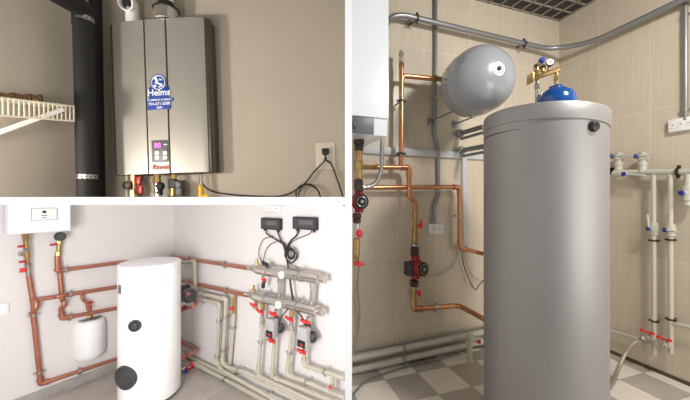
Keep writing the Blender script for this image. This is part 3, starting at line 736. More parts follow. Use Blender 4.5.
for nm, (u0, v0), (u1, v1) in (('left', (280.2, 276), (279.5, 299)), ('right', (313, 280), (311.5, 306))):
    p, q = rp(u0, v0, MO - .01), rp(u1, v1, MO - .01)
    t = thing('bypass_pipe', 'vertical nickel link between the two manifolds, ' + nm + (' one behind the dials' if nm == 'left' else ' one near the end plugs'), 'pipe', q)
    chain(t, p, q, [('upper_collar', M_nickel, 0, .3, Rm * .52, 8), ('link_tube', M_nickel, .2, .85, Rm * .42, 18), ('lower_collar', M_nickel, .8, 1, Rm * .52, 8)])
# small valve with black cable head at upper manifold left
t = thing('thermostat_valve', 'red-handled valve with a black plug hanging from the upper manifold', 'valve', rp(263, 288, MO))
chain(t, rp(264, 275, MO + .02), rp(263, 288, MO + .02), [('valve_body', M_nickel, 0, .4, .013, 12), ('black_plug', M_black, .6, 1, .017, 14)])
MB().box(rp(264, 279.5, MO + .05), (BR.a, BR.n, Z), (.055, .02, .02), .006).build('handle', M_red, t)
MB().rod(rp(264.5, 281, MO + .02), rp(263.5, 284, MO + .02), .014).build('sleeve', M_charcoal, t)

# four outlets below
rw = .016
def drop(label, u0, v0, u1, v1, path, vfrac, hl_, name='plastic_pipe', cl=()):
    return pipe(name, label, 'pipe', [rp(u1, v1, MO)] + [rp(a, b_, MO) for a, b_ in path], rw, M_pipe_beige, .04, cl, WR_, MO, sockets=(1,), sm=M_pipe_beige)
def vcol(label, p, q, nut=.0, handles=(.35,)):
    t = thing('ball_valve', label, 'valve', q)
    chain(t, p, q, [('union_nut', M_brass, 0, .25, rw * 1.25, 6), ('valve_body', M_nickel, .22, .62, rw * 1.05, 16), ('lower_nut', M_nickel, .6, .85, rw * 1.4, 6), ('collar', M_pipe_beige, .82, 1, rw * 1.6, 18)])
    for f in handles:
        c = p.lerp(q, f) + BR.n * .03; b = MB(); b.rod(p.lerp(q, f), c, .008)
        for sg in (-1, 1): b.box(c + (BR.a * 1 - Z * .15) * sg * .024, ((BR.a - Z * .15).normalized(), BR.n, Z), (.042, .012, .022), .004)
        b.lathe(c - BR.n * .01, BR.n, [(.012, 0), (.013, .01), (.013, .02), (.006, .024)], 14); b.build('handle', M_red, t)
    return t
vcol('red-handled nickel valve at the first outlet from the left of the lower manifold', rp(262.8, 303, MO), rp(262, 328, MO), handles=(.3,))
vcol('red-handled nickel valve at the third outlet, between the two pumps', rp(292, 310, MO), rp(291, 335, MO), handles=(.3,))
t = vcol('red-handled side valve left of the first outlet of the lower manifold', rp(256.3, 301, MO + .01), rp(255.6, 309, MO + .01), handles=(.4,))
def pump(label, u, v0, v1, body_u, body_v):
    p, q = rp(u, v0, MO), rp(u - .8, v1, MO); c = p.lerp(q, .5); d = (q - p).normalized()
    t = thing('circulation_pump', label, 'pump', q)
    chain(t, p, q, [('upper_flange', M_charcoal, 0, .16, .03, 12), ('upper_neck', M_black, .14, .3, .022, 14), ('lower_neck', M_black, .7, .86, .022, 14), ('lower_flange', M_charcoal, .84, 1, .03, 12)])
    MB().lathe(c - BR.n * .035 + BR.a * .05, BR.n, [(.025, 0), (.036, .008), (.04, .02), (.036, .03), (.03, .05), (.022, .055)], 28).build('volute', M_charcoal, t)
    o = c + BR.n * .01 + BR.a * .045
    b = MB(); b.box(o + BR.n * .035 - BR.a * .035 + Z * .01, (BR.a, BR.n, Z), (.09, .06, .15), .008); h_ = b.build('pump_head', M_bluegrey, t)
    MB().box(o + BR.n * .0655 - BR.a * .035 - Z * .035, (BR.a, BR.n, Z), (.08, .004, .055), .002).build('display_panel', M_black, h_)
    MB().box(o + BR.n * .0675 - BR.a * .03 - Z * .04, (BR.a, BR.n, Z), (.026, .003, .022), .001).build('red_label', M_logo_red, h_)
    MB().torus(c + BR.n * .0 + BR.a * .05, BR.n, .041, .005, 24).build('cooling_rib', M_charcoal, t)
    return t
pump('grey-headed circulation pump at the second outlet, nearer the tank', 275.8, 317, 336, 0, 0)
pump('grey-headed circulation pump at the last outlet, by the manifold end plugs', 307.3, 324.5, 346, 0, 0)
def tinyvalve(label, u, v):
    p, q = rp(u, v - 3.5, MO), rp(u, v + 3.5, MO); t = thing('isolation_valve', label, 'valve', q)
    chain(t, p, q, [('valve_body', M_nickel, 0, 1, rw * .9, 8)]); c = p.lerp(q, .5) + BR.n * .035; b = MB(); b.rod(p.lerp(q, .5), c, .008)
    for sg in (-1, 1): b.box(c + (BR.a - Z * .1) * sg * .024, (BR.a, BR.n, Z), (.042, .014, .024), .004)
    b.lathe(c - BR.n * .01, BR.n, [(.012, 0), (.015, .01), (.015, .024), (.006, .03)], 14); b.build('handle', M_red, t)
tinyvalve('red-handled valve right above the pump nearer the tank', 276, 312.5)
tinyvalve('red-handled valve directly below the pump nearer the tank', 274.5, 339)
tinyvalve('red-handled valve right above the pump by the manifold end', 308, 320)
tinyvalve('red-handled valve directly below the pump by the manifold end', 304.6, 349.5)
def drp(label, pts, clamps):
    t = pipe('plastic_pipe', label, 'pipe', [rp(a, b_, MO) for a, b_ in pts], rw, M_pipe_beige, .05, clamps, WR_, MO, sockets=(1,), sm=M_pipe_beige)
    return t
drp('thick beige plastic pipe from the first outlet bending along the wall', [(262, 326), (257.8, 376.5), (270, 381), (330, 409)], [(0, .32)])
drp('thick beige plastic pipe below the pump nearer the tank', [(274.2, 343), (272, 377), (283, 381), (345, 406)], [(1, .25)])
drp('thick beige plastic pipe from the third outlet bending to the right edge', [(291, 334), (287.3, 375), (300, 379.5), (345.2, 398)], [(0, .45), (2, .15)])
drp('thick beige plastic pipe below the last pump running to the right edge', [(304.3, 353), (303.8, 364.5), (312, 368), (345.2, 378.7)], [(2, .4)])
for (u, v, W_) in ((263.5, 342.6, 1), (292.5, 353, 1), (325.5, 375.5, 0), (306, 385.5, 0)):
    pass
t = pipe('drain_stub', 'short beige stub with a red cap under the last pipe at the right', 'pipe', [rp(332.8, 376, MO), rp(331.8, 388, MO)], rw * 1.0, M_pipe_beige)
MB().lathe(rp(331, 387, MO + .02), (BR.n + V((-.2, -.4, 0))).normalized(), [(rw * 1.2, 0), (rw * 1.2, .03), (rw * .6, .032), (rw * .6, .045)], 18).build('cap', M_pipe_beige, t)
MB().lathe(rp(330.4, 386.8, MO + .055), (BR.n + V((-.2, -.4, 0))).normalized(), [(rw * .7, 0), (rw * .6, .012)], 18).build('cap_centre', M_red, t)
# controllers
def controller(u0, u1, v0, v1, label):
    l0, l1 = rp(u0, v1, .03), rp(u1, v1, .03); a = (l1 - l0).dot(BR.a); c = (BR.pt((u0 + u1) / 2, (v0 + v1) / 2, .02)); hh = (v1 - v0) * c.y / F
    t = thing('pump_controller', label, 'controller', c - Z * hh / 2)
    Ax = (BR.a, BR.n, Z)
    MB().box(c, Ax, (a, .04, hh), .006).build('housing', M_black, t)
    MB().box(c + BR.n * .021, Ax, (a * .9, .004, hh * .78), .002).build('front_cover', M_charcoal, t)
    MB().box(c + BR.n * .0235 + Z * hh * .08 + BR.a * a * .1, Ax, (a * .55, .002, hh * .35), .001).build('display', M_dkgrey, t)
    for k in (-1, 1): MB().rod(c + BR.a * k * a * .36 - Z * hh * .45, c + BR.a * k * a * .36 - Z * hh * .68, .012, seg=10).build('cable_gland', M_black, t)
    return c, a, hh
controller(262, 281, 218, 229.5, 'small black controller box on the right wall, above the dials')
controller(293.5, 317, 217, 229.5, 'larger black controller box on the right wall, above the manifold ends')
def socket(W, u0, u1, v0, v1, n, label, name='wall_socket', m=M_plastic, th=.03):
    c = W.pt((u0 + u1) / 2, (v0 + v1) / 2, th / 2); a = (W.pt(u1, v1, th) - W.pt(u0, v1, th)).dot(W.a); hh = (v1 - v0) * c.y / F
    t = thing(name, label, 'socket', c - Z * hh / 2); Ax = (W.a, W.n, Z)
    MB().box(c, Ax, (a, th, hh), .005).build('housing', m, t)
    for k in range(n):
        q = c + W.a * a * ((k + .5) / n - .5) + W.n * (th / 2)
        R = min(a / n, hh) * .36
        f = MB().lathe(q, W.n, [(R * 1.12, -.001), (R * 1.12, .003), (R * .95, .0035), (R * .9, .0008), (0, .0008)], 24).build('socket_face', m, t)
        for sg in (-1, 1): MB().rod(q + W.a * sg * R * .4 + W.n * .0005, q + W.a * sg * R * .4 + W.n * .0025, R * .17, seg=10).build('socket_hole', M_black, f)
    return t
socket(BR, 266.5, 281, 205.3, 211.5, 2, 'white double socket just under the ceiling above the black controllers')
co2 = .03
def cable(label, pts, r=.005, m=M_black, name='electric_cable', W=BR):
    P = [W.pt(*(p if len(p) == 3 else (p[0], p[1], co2))) for p in pts]
    o = MB().tube(spline(P), r, 10).build(name, m); setp(o, label, 'cable'); return o
cable('black cable from the left controller down past the coil to the upper manifold', [(266, 230), (267, 234), (275, 239), (283, 244), (292, 250), (297, 256), (291, 263), (285, 256), (286, 249), (284, 242)], .006)
cable('black cable from the left controller right gland to behind the upper manifold', [(277, 230), (280, 238), (284, 247), (286, 256), (288.5, 268)], .0065)
cable('black cable from the right controller left gland down into the coil', [(298.5, 230), (296, 236), (290.5, 241), (287, 249), (285.5, 256)], .007)
cable('thin cable from the right controller right gland swinging back to the coil', [(312, 230), (309, 234), (297, 239), (291, 243), (288, 250)], .0035)
cable('outer thin black loop from the left controller to the manifold air vent', [(273, 236.5), (264, 239), (259.5, 247), (258.8, 256), (262, 262), (264, 268)], .0035)
cable('inner thin black loop from the left controller to the manifold air vent', [(280, 240.5), (271, 244), (266, 250), (264, 258), (262, 272), (263, 284)], .0035)
b = MB()
for k in range(4): 
    c = rp(291, 253.8, co2 + .008 * k + .01); b.torus(c, BR.n, (5.4 - .5 * (k % 3)) * c.y / F * .95, .0065, 30, 8)
setp(b.build('cable_coil', M_black), 'tight coil of spare black cable between the two controllers', 'cable')
cable('black cable strap between the upper and lower manifold at the middle', [(290, 279, .06), (291, 288, .07), (293, 299, .06)], .009)
cable('dark cable running from the lower manifold to the pump nearer the tank', [(288, 309, .13), (283, 315, .13), (279, 322, .13)], .005)
cable('dark cable running from the lower manifold to the pump by the manifold end', [(297, 311, .13), (302, 317, .13), (306, 326, .13)], .006)
cable('thin dark cable arching from the coil to the manifold end clamp', [(288, 263), (294, 266), (302, 270)], .003)
t = thing('sensor_plug', 'small black sensor plug standing on the left end of the upper manifold', 'sensor', rp(265.5, 266, MO))
MB().lathe(rp(265.5, 266, MO + .02), Z, [(.012, 0), (.02, .006), (.02, .025), (.012, .03)], 16).build('sensor_body', M_black, t)
MB().rod(rp(263, 262, MO + .02), rp(267, 265, MO + .02), .012).build('sensor_cap', M_black, t)

# pump and copper loops behind the tank
t = thing('circulation_pump', 'black pump half hidden behind the right side of the white tank', 'pump', rp(186, 302, .2))
c = rp(186, 294.5, .22); kk = c.y / F
MB().lathe(c - BR.a * 7 * kk, BR.a * 1, [(4 * kk, 0), (6.5 * kk, 1 * kk), (6.8 * kk, 7 * kk), (5 * kk, 8 * kk), (5 * kk, 11 * kk), (5.6 * kk, 11.3 * kk), (5.6 * kk, 15 * kk), (4.4 * kk, 16 * kk)], 28).build('motor', M_charcoal, t)
b = MB()
for k in range(7): b.torus(c + BR.a * (k - 1.5) * 1.6 * kk, BR.a, 6.6 * kk, .5 * kk, 24, 6)
b.build('cooling_rib', M_dkgrey, t)
MB().box(c - BR.a * 2 * kk + Z * 6 * kk, (BR.a, BR.n, Z), (8 * kk, 8 * kk, 5 * kk), .01).build('terminal_box', M_black, t)
pipe('copper_pipe', 'copper loop below the pump behind the tank', 'pipe', [rp(176, 310.5, .2), rp(194, 306.5, .2), rp(197, 302, .14), rp(190, 300, .1)], rc * .9, M_copper_b, .03)
t = thing('hose_connector', 'red and copper connector poking out behind the tank under the pump', 'connector', rp(181, 311, .22)); MB().rod(rp(178, 311, .22), rp(185, 307.5, .22), .026, seg=14).build('connector_body', M_logo_red, t)
MB().rod(rp(184.5, 291, .25), rp(189, 294, .25), .016, seg=12).build('connector_end', M_copper_b, t)
pipe('copper_pipe', 'copper loop low behind the tank turning back towards it', 'pipe', [rp(176, 340, .04), rp(196.5, 348.8, .04), rp(194, 352, .12), rp(176, 362, .25)], rc, M_copper_b, .04, [(0, .7)], WR_, .04)
pipe('copper_pipe', 'stout copper stub low behind the tank ending in red connector', 'pipe', [rp(172, 360.5, .25), rp(183, 357.2, .25)], rc * 1.25, M_copper_b)
t = thing('drain_valve', 'red and grey drain valve at the foot of the tank', 'valve', fp(187, 369))
ball_valve('drain_valve', '', 'valve', fp(178, 371), fp(190, 366.5), .022, V((0, -.6, .6)), V((1, 0, 0)), M_nickel, M_red, parent=t)
MB().rod(fp(186, 372), fp(186, 366), .016).build('blue_tap', M_blue_plastic, t)
MB().rod(fp(188.5, 367), fp(192, 365), .027).build('red_sleeve', M_red, t)

# ================================================================== RIGHT: tiled boiler room
q_, w_q = RL.pt, RR.pt
A_L, A_R = (RL.a, RL.n, Z), (RR.a, RR.n, Z)
def kL(u, v, off=.05, W=RL): return (W.pt(u, v, off) - CAM).y / F
# wall boiler by the divider
bf = .42
pf = RL.pt(388.5, 118, bf); pb = RL.O + RL.a * ((pf - RL.O).dot(RL.a)) + RL.n * .0
zl, zu = RL.pt(388.5, 136, bf).z, RL.pt(388.5, 118.5, bf).z
def foot(off, shrink=0, back=0.01):
    f = RL.O + RL.a * ((pf - RL.O).dot(RL.a) - shrink) + RL.n * off; bk = RL.O + RL.a * ((pf - RL.O).dot(RL.a) - shrink) + RL.n * back
    def tox(p): k = (p.x - (E + .004)) / RL.a.x; return p - RL.a * k
    return [(p.x, p.y) for p in (tox(f), f, bk, tox(bk))]
t = thing('wall_boiler', 'white wall-hung boiler with a dark grey display beside the white divider', 'boiler', V((pf.x * .5, pf.y + .1, zl)))
MB().prism(foot(bf - .015), zu - .002, 2.95).build('casing', M_boiler, t)
MB().prism(foot(bf), zu, 2.95).build('front_cover', M_boiler, t)
MB().prism(foot(bf - .012, .008), zl, zu - .003).build('lower_section', M_boiler, t)
g0, g1_ = RL.pt(352, 127, bf - .01), RL.pt(373.5, 127, bf - .01); sg0 = s_at_x(RL, 0) ; 
a0 = (V((E + .006, 0, 0)) - RL.O - RL.n * bf).x / RL.a.x; a1 = (g1_ - RL.O).dot(RL.a)
dp_ = MB().box(RL.W((a0 + a1) / 2, bf - .008, (zl + zu) / 2), A_L, (a1 - a0, .012, (zu - zl) * .96), .003).build('display_panel', M_dkgrey, t)
MB().box(RL.W(a0 + .02, bf - .0, (zl + zu) / 2 - .005), A_L, (.035, .004, .05), .002).build('display', M_black, dp_)

# steel conduit sweeping round both walls
rcn = 2.45 * kL(480, 35)
pipe('conduit_pipe', 'thick grey steel conduit sweeping round both walls below the ceiling', 'pipe',
     [q_(386, 26, .01), q_(391, 16.5, .07), q_(403, 15, .08), q_(549, 49.5, .08), w_q(590, 43.5, .08), w_q(692, -5, .08), w_q(860, -81, .08)], rcn, M_conduit, .16, [(2, .08), (2, .8)], RL.n, .08, cm=M_charcoal)
cnd = thing('conduit_bracket', 'small dark bracket bolt under the conduit near the boiler', 'bracket', q_(410, 24.5, .01))
MB().rod(q_(410, 24.5, .0), q_(409.5, 24.5, .05), .008, seg=8).build('bolt', M_iron, cnd)
MB().rod(q_(409.8, 24.5, .03), q_(412, 19, .06), .004, seg=8).build('hook', M_iron, cnd)
pipe('conduit_pipe', 'thin grey vertical conduit crossing behind the copper to the small socket', 'pipe',
     [q_(435.5, -16, .02), q_(435.5, 60, .02), q_(434.5, 135, .02), q_(438, 144, .02), q_(438.5, 196, .02), q_(434, 206, .02), q_(433.5, 224, .02)], 1.8 * kL(436, 100), M_conduit, .05, [(1, .5), (3, .9)], RL.n, .02)
# flat trunking
def trunk(label, W, u0, v0, u1, v1, wd, vertical=False):
    p, q = W.pt(u0, v0, 0), W.pt(u1, v1, 0); s0, s1 = (p - W.O).dot(W.a), (q - W.O).dot(W.a); z0, z1 = p.z, q.z
    t = thing('cable_trunking', label, 'trunking', low((p, q)))
    if vertical: c, sz = W.W((s0 + s1) / 2, .01, (z0 + z1) / 2), (wd, .02, abs(z1 - z0))
    else: c, sz = W.W((s0 + s1) / 2, .01, (z0 + z1) / 2), (abs(s1 - s0), .02, wd)
    MB().box(c, (W.a, W.n, Z), sz, .002).build('trunking_base', M_channel, t)
    b = MB(); b.box(c + W.n * .011, (W.a, W.n, Z), (sz[0] - (.012 if vertical else 0), .004, sz[2] - (0 if vertical else .012)), .001); b.build('trunking_lid', M_channel, t)
kk_ = kL(420, 155)
trunk('horizontal light grey cable trunking strip across the left tiled wall', RL, 362, 154.5, 520, 155, 7.5 * kk_)
trunk('vertical light grey trunking strip dropping from the horizontal strip', RL, 463.5, 158.5, 463.5, 249, 6.5 * kk_, True)

# main copper riser
rC = 2.45 * kL(401, 120, .1)
oc = .1
pipe('copper_pipe', 'vertical copper riser with an arm into the grey expansion tank', 'pipe', [q_(401.5, 66, oc), q_(401.5, 120, oc), q_(401, 168, oc)], rC, M_copper, .02, [(0, .65), (1, .7)], RL.n, oc, cm=M_charcoal)
pipe('copper_pipe', 'short copper arm curving from the riser towards the grey expansion tank', 'pipe', [q_(401.5, 85, oc), q_(402.5, 75.5, oc), q_(436, 79, oc + .02)], rC, M_copper, .06)
t = thing('air_vent', 'slim nickel automatic air vent on top of the copper riser', 'air vent', q_(401.5, 68, oc))
chain(t, q_(401.5, 68, oc), q_(401, 50, oc), [('base_nut', M_brass, 0, .3, rC * 1.15, 8), ('vent_body', M_nickel, .28, .62, rC * .85, 16), ('vent_neck', M_nickel, .6, .7, rC * .6, 12), ('vent_cap', M_nickel, .68, .93, rC * 1.0, 16), ('pin', M_steel, .93, 1, rC * .4, 8)])
t = thing('pipe_union', 'brass union joining the copper arm to the grey tank', 'union', q_(438, 83, oc))
chain(t, q_(432, 78.2, oc + .018), q_(446, 80, oc + .03), [('union_nut', M_brass, 0, .4, rC * 1.3, 6), ('union_collar', M_brass, .38, .65, rC * 1.0, 16), ('union_nut', M_brass, .62, .92, rC * 1.35, 6)])
pipe('copper_pipe', 'copper pipe from the brass tee stepping down to the pump', 'pipe', [q_(374, 167, oc), q_(409, 167.5, oc), q_(409.3, 198, oc), q_(415, 201, oc), q_(415.3, 216, oc)], rC, M_copper, .03, sockets=(1,))
pipe('copper_pipe', 'long horizontal copper pipe turning down beside the trunking to the big tank', 'pipe', [q_(362, 187.5, .075), q_(459.5, 187, .075), q_(459.7, 247.5, .075), q_(476, 252, .075), q_(500, 257, .3)], rC * .95, M_copper, .03, [(1, .48)], RL.n, .075, sockets=(1, 2))
pipe('copper_pipe', 'copper pipe leaving the foot of the pump and bending to the big tank', 'pipe', [q_(413.7, 292, oc), q_(414, 309.5, oc), q_(456, 305.5, oc), q_(462, 307, oc + .04), q_(484, 319, .35), q_(500, 328, .45)], rC * 1.05, M_copper, .035, [(1, .5)], RL.n, oc, sockets=(1,))

# centre pump column
t = thing('valve_assembly', 'brass valve and filter with a red handle above the pump in the middle', 'valve', q_(414.5, 246, oc))
a, b_ = q_(415.2, 213, oc), q_(414.7, 257, oc)
chain(t, a, b_, [('upper_nut', M_brass, 0, .12, rC * 1.2, 6), ('valve_body', M_brass, .1, .34, rC * .9, 16), ('union_nut', M_brass, .32, .42, rC * 1.25, 6), ('filter_body', M_brass, .42, .68, rC * 1.35, 18), ('union_ring', M_steel, .69, .76, rC * 1.7, 18), ('iron_union', M_iron, .77, 1, rC * 1.75, 8)])
c = a.lerp(b_, .28); bb = MB(); bb.rod(c, c + RL.a * .03 + RL.n * .02, .01); bb.box(c + RL.a * .035 + RL.n * .03, A_L, (.022, .02, .05), .006); bb.rod(c + RL.a * .035 + RL.n * .03 + Z * .028, c + RL.a * .035 + RL.n * .03 + Z * .045, .012); bb.build('handle', M_red, t)
def rpump(label, c, k, head, top_, bot):
    """c centre of the volute, k metres per pixel, head = way the motor points"""
    head = V(head).normalized()
    t = thing('circulation_pump', label, 'pump', c - Z * 14 * k)
    MB().lathe(c - head * 6 * k, head, [(0, 0), (7 * k, .5 * k), (8.4 * k, 3 * k), (8.8 * k, 8 * k), (7.6 * k, 9.5 * k), (7.4 * k, 15 * k), (6.6 * k, 16 * k)], 36).build('pump_casting', M_pumpred, t)
    MB().rod(c + Z * 7 * k, c + Z * 12 * k, 4.2 * k, seg=16).build('upper_port', M_pumpred, t)
    MB().rod(c - Z * 7 * k, c - Z * 11 * k, 4.4 * k, seg=16).build('lower_port', M_pumpred, t)
    f = MB().lathe(c + head * 9.6 * k, head, [(6.9 * k, 0), (7.1 * k, .6 * k), (6.8 * k, 1.4 * k), (5.6 * k, 1.5 * k), (5.4 * k, 1.0 * k), (3.2 * k, 1.0 * k), (2.9 * k, 1.9 * k), (0, 1.9 * k)], 36).build('motor_face', M_black, t)
    MB().torus(c + head * 10.9 * k, head, 4.6 * k, .35 * k, 32, 8).build('face_ring', M_steel, f)
    MB().lathe(c + head * 11.4 * k, head, [(1.6 * k, 0), (1.6 * k, .35 * k), (0, .5 * k)], 20).build('centre_screw', M_steel, f)
    return t
kp = kL(415, 266, .15)
c = q_(415.5, 267.5, .12)
t = rpump('dark red circulation pump with round black face, in the middle of the wall', c, kp, RL.n + RL.a * .3, 0, 0)
MB().box(c - RL.a * 8.5 * kp + RL.n * 2 * kp, A_L, (7 * kp, 8 * kp, 14 * kp), .008).build('terminal_box', M_charcoal, t)
for k in range(4): MB().box(c - RL.a * 12.2 * kp + RL.n * 2 * kp + Z * (k - 1.5) * 3 * kp, A_L, (.6 * kp, 8 * kp, 1.4 * kp), .001).build('cooling_rib', M_iron, t)
t = thing('valve_assembly', 'iron union and brass valve with red handle below the middle pump', 'valve', q_(413, 306, oc))
a, b_ = q_(414.3, 280, oc + .01), q_(413.5, 305, oc)
chain(t, a, b_, [('iron_union', M_iron, 0, .24, rC * 1.8, 8), ('union_ring', M_steel, .24, .32, rC * 1.8, 18), ('valve_body', M_brass, .32, .75, rC * 1.1, 16), ('lower_nut', M_brass, .73, 1, rC * 1.3, 6)])
c = a.lerp(b_, .5); bb = MB(); bb.rod(c, c + RL.a * .03 + RL.n * .02, .01); bb.box(c + RL.a * .03 + RL.n * .03, A_L, (.02, .018, .05), .005); bb.build('handle', M_red, t)
bb = MB(); bb.rod(c - RL.a * .01, c - RL.a * .045 - Z * .0 + RL.n * .01, .006); bb.box(c - RL.a * .05 + RL.n * .012 + Z * .015, A_L, (.01, .01, .07), .003); bb.build('drain_lever', M_steel, t)

# column below the boiler
ob = .24; kb = kL(357, 160, ob)
def b3(u, v, o=ob): return q_(u, v, o)
t = thing('pipe_column', 'brass and iron pipework column directly under the boiler at the divider', 'pipe fitting', b3(358.5, 192))
chain(t, b3(359, 137), b3(358.5, 196), [('iron_union', M_iron, 0, .14, 5.5 * kb, 8), ('flange', M_iron, .14, .24, 4 * kb, 16), ('brass_body', M_brass, .22, .72, 3.4 * kb, 18), ('brass_nut', M_brass, .4, .56, 4.6 * kb, 6), ('iron_union', M_iron, .72, .92, 4.8 * kb, 8)])
chain(t, b3(360, 167), q_(377, 167.5, oc + .04), [('side_nut', M_brass, .0, .4, 2.9 * kb, 6), ('side_body', M_brass, .36, .7, 2.3 * kb, 16), ('side_nut', M_brass, .66, 1, 2.8 * kb, 6)])
pipe('steel_pipe', 'bent stainless pipe curving from the boiler bottom back to the column', 'pipe', [b3(382.5, 130), b3(381.7, 170), b3(377, 183), b3(367, 187.5), b3(360, 187.5)], 2.2 * kb, M_steel, .09)
t = thing('union_fitting', 'pair of steel union rings on the bent stainless pipe', 'union', b3(366, 191))
for u in (362, 366.5): MB().lathe(b3(u, 187.3), RL.a, [(1.8 * kb, 0), (3 * kb, .2 * kb), (3 * kb, 1.8 * kb), (1.8 * kb, 2 * kb)], 8).build('union_ring', M_steel, t)
kb2 = kL(360, 200, .2)
t = rpump('dark red circulation pump beside the white divider, cut by the frame', b3(359.2, 201.5, .2), kb2, RL.n - RL.a * .12, 0, 0)
t = thing('valve_assembly', 'brass valve chain with two red handles hanging below the divider pump', 'valve', b3(356, 268))
a, b_ = b3(357, 213), b3(356, 268)
chain(t, a, b_, [('iron_union', M_iron, 0, .1, 4.8 * kb, 8), ('flange', M_iron, .1, .18, 4 * kb, 16), ('valve_body', M_nickel, .18, .46, 2.8 * kb, 16), ('filter_body', M_brass, .46, .8, 3.4 * kb, 18), ('lower_nut', M_brass, .8, .9, 3 * kb, 6), ('lower_body', M_nickel, .88, 1, 2 * kb, 12)])
for f, w in ((.36, 1), (.9, 0)):
    c = a.lerp(b_, f) + RL.n * .05; bb = MB(); bb.rod(c - RL.n * .05, c, .01)
    if w: bb.box(c, A_L, (.028, .02, .055), .006); bb.lathe(c - RL.n * .012, RL.n, [(.022, 0), (.024, .02), (.012, .03)], 16)
    else: bb.box(c, A_L, (.075, .018, .022), .006); bb.lathe(c - RL.n * .012, RL.n, [(.016, 0), (.018, .02), (.01, .03)], 16)
    bb.build('handle', M_red, t)
t = pipe('braided_hose', 'braided steel hose hanging down beside the white divider', 'hose', [b3(356, 268), b3(355, 282), b3(354.2, 300, .2), b3(356.5, 320, .15), b3(356, 338, .12), b3(352.8, 355, .1)], 1.6 * kb, M_braid, spl=True)
pipe('braided_hose', 'second braided hose leaning alongside, lower left of the tiled wall', 'hose', [b3(358.5, 268, .2), b3(357.5, 290, .14), b3(359.5, 312, .1), b3(358, 330, .08), b3(354, 350, .06)], 1.1 * kb, M_braid, spl=True)

# small socket and leads
socket(RL, 428.5, 443, 223.5, 234, 2, 'small white double socket on the left tiled wall under the thin conduit')
cable('white flexible cable from the pump curving up to the trunking foot', [(424, 277, .1), (436, 276, .05), (449, 270, .03), (458, 261, .03), (461.5, 250, .03)], .007, M_pipe_white, W=RL)
cable('thin black wire from the trunking foot dipping towards the big tank', [(461, 250, .03), (464, 266, .03), (470, 282, .04), (475.5, 289.5, .06), (480, 284, .1), (486, 278, .2)], .004, W=RL)
cable('thin grey wire behind the black one by the big tank', [(462.5, 250, .02), (469, 270, .02), (477, 279, .03), (486, 281, .05)], .003, M_conduit, W=RL)

# pipes along the wall foot
rf = 3.0 * kL(420, 345, .06)
pipe('plastic_pipe', 'upper grey-white pipe along the foot of the left tiled wall', 'pipe', [q_(350, 359, .06), q_(520, 324.5, .06)], rf, M_pipe_white, .02, [(0, .27)], RL.n, .06)
pipe('plastic_pipe', 'lower grey-white pipe along the foot of the left tiled wall', 'pipe', [q_(350, 371, .06), q_(520, 333, .06)], rf * 1.08, M_pipe_white, .02, [(0, .27)], RL.n, .06)
pipe('thin_pipe', 'thin grey pipe above the two wall-foot pipes', 'pipe', [q_(350, 355.3, .03), q_(440, 336.5, .03), q_(520, 319.5, .03)], rf * .38, M_conduit, .02)
cF = lambda u, v, z=.012: CAM + ray(u, v) * ((H - z) * F / (v - CY))
o = MB().tube(spline([cF(350, 402), cF(356, 391), cF(368, 380), cF(392, 371), cF(418, 363.5), cF(442, 358), cF(462, 352)]), .007, 8).build('floor_cable', M_conduit); setp(o, 'grey cable lying on the tiles in front of the wall-foot pipes', 'cable')
t = thing('pipe_post', 'short grey-white capped pipe post standing on the floor left of the big tank', 'pipe', cF(469.5, 361, 0))
kp2 = cF(469.5, 361, 0).y / F; pb_ = cF(469.5, 361, 0)
MB().rod(pb_, pb_ + Z * 26 * kp2, 2.7 * kp2).build('post_pipe', M_pipe_white, t)
MB().lathe(pb_ + Z * 22 * kp2, Z, [(3.4 * kp2, 0), (3.6 * kp2, 1 * kp2), (3.6 * kp2, 4 * kp2), (3 * kp2, 5 * kp2)], 18).build('post_collar', M_pipe_white, t)
MB().rod(pb_ + Z * 20 * kp2, pb_ + Z * 20 * kp2 + RL.a * 12 * kp2 + RL.n * .0, 2.6 * kp2).build('side_pipe', M_pipe_white, t)
MB().rod(pb_ + Z * 10 * kp2, pb_ + Z * 10 * kp2 + RL.a * 12 * kp2, 1.4 * kp2).build('side_pipe', M_pipe_white, t)
MB().lathe(pb_ + Z * 19.5 * kp2 + RL.a * 8.5 * kp2 - RL.n * -2.6 * kp2, RL.n, [(1.8 * kp2, 0), (2.1 * kp2, .5 * kp2), (2.1 * kp2, 1.6 * kp2), (1 * kp2, 2 * kp2)], 16).build('red_cap', M_fadedred, t)

# grey expansion tank, axis square to the wall
ct = PD(491, 73.5, 2.0); ax = (-RL.n * -1).normalized()
ax = (RL.n - RL.a * .13).normalized(); Rt = .23
c0 = ct - ax * .16
t = thing('expansion_tank', 'big glossy grey expansion tank mounted sideways high on the tiled wall', 'tank', ct - Z * Rt)
prof = [(0, -.11), (Rt * .35, -.102), (Rt * .62, -.08), (Rt * .84, -.045), (Rt * .96, .0), (Rt, .05), (Rt, .1), (Rt * 1.006, .103), (Rt * 1.006, .11), (Rt, .113), (Rt, .15), (Rt * .985, .19), (Rt * .93, .235), (Rt * .82, .275), (Rt * .66, .308), (Rt * .45, .33), (Rt * .22, .341), (0, .345)]
c0 = ct - ax * .27
MB().lathe(c0, ax, prof, 64).build('tank_body', M_grey_tank, t, 50)
pc = c0 + ax * .343
fc = MB().lathe(pc - ax * .004, ax, [(.046, 0), (.046, .006), (.04, .009), (.0, .009)], 32).build('label_disc', M_grey_dial, t)
MB().lathe(pc + ax * .005, ax, [(.014, 0), (.014, .008), (.008, .012), (0, .012)], 20).build('valve_cap', M_black, fc)
for k in range(10):
    an = k * .628; x, y = perp(ax); e = x * math.cos(an) + y * math.sin(an); MB().box(pc + ax * .0055 + e * .03, (e, ax.cross(e), ax), (.006, .012, .001)).build('disc_marking', M_dkgrey, fc)
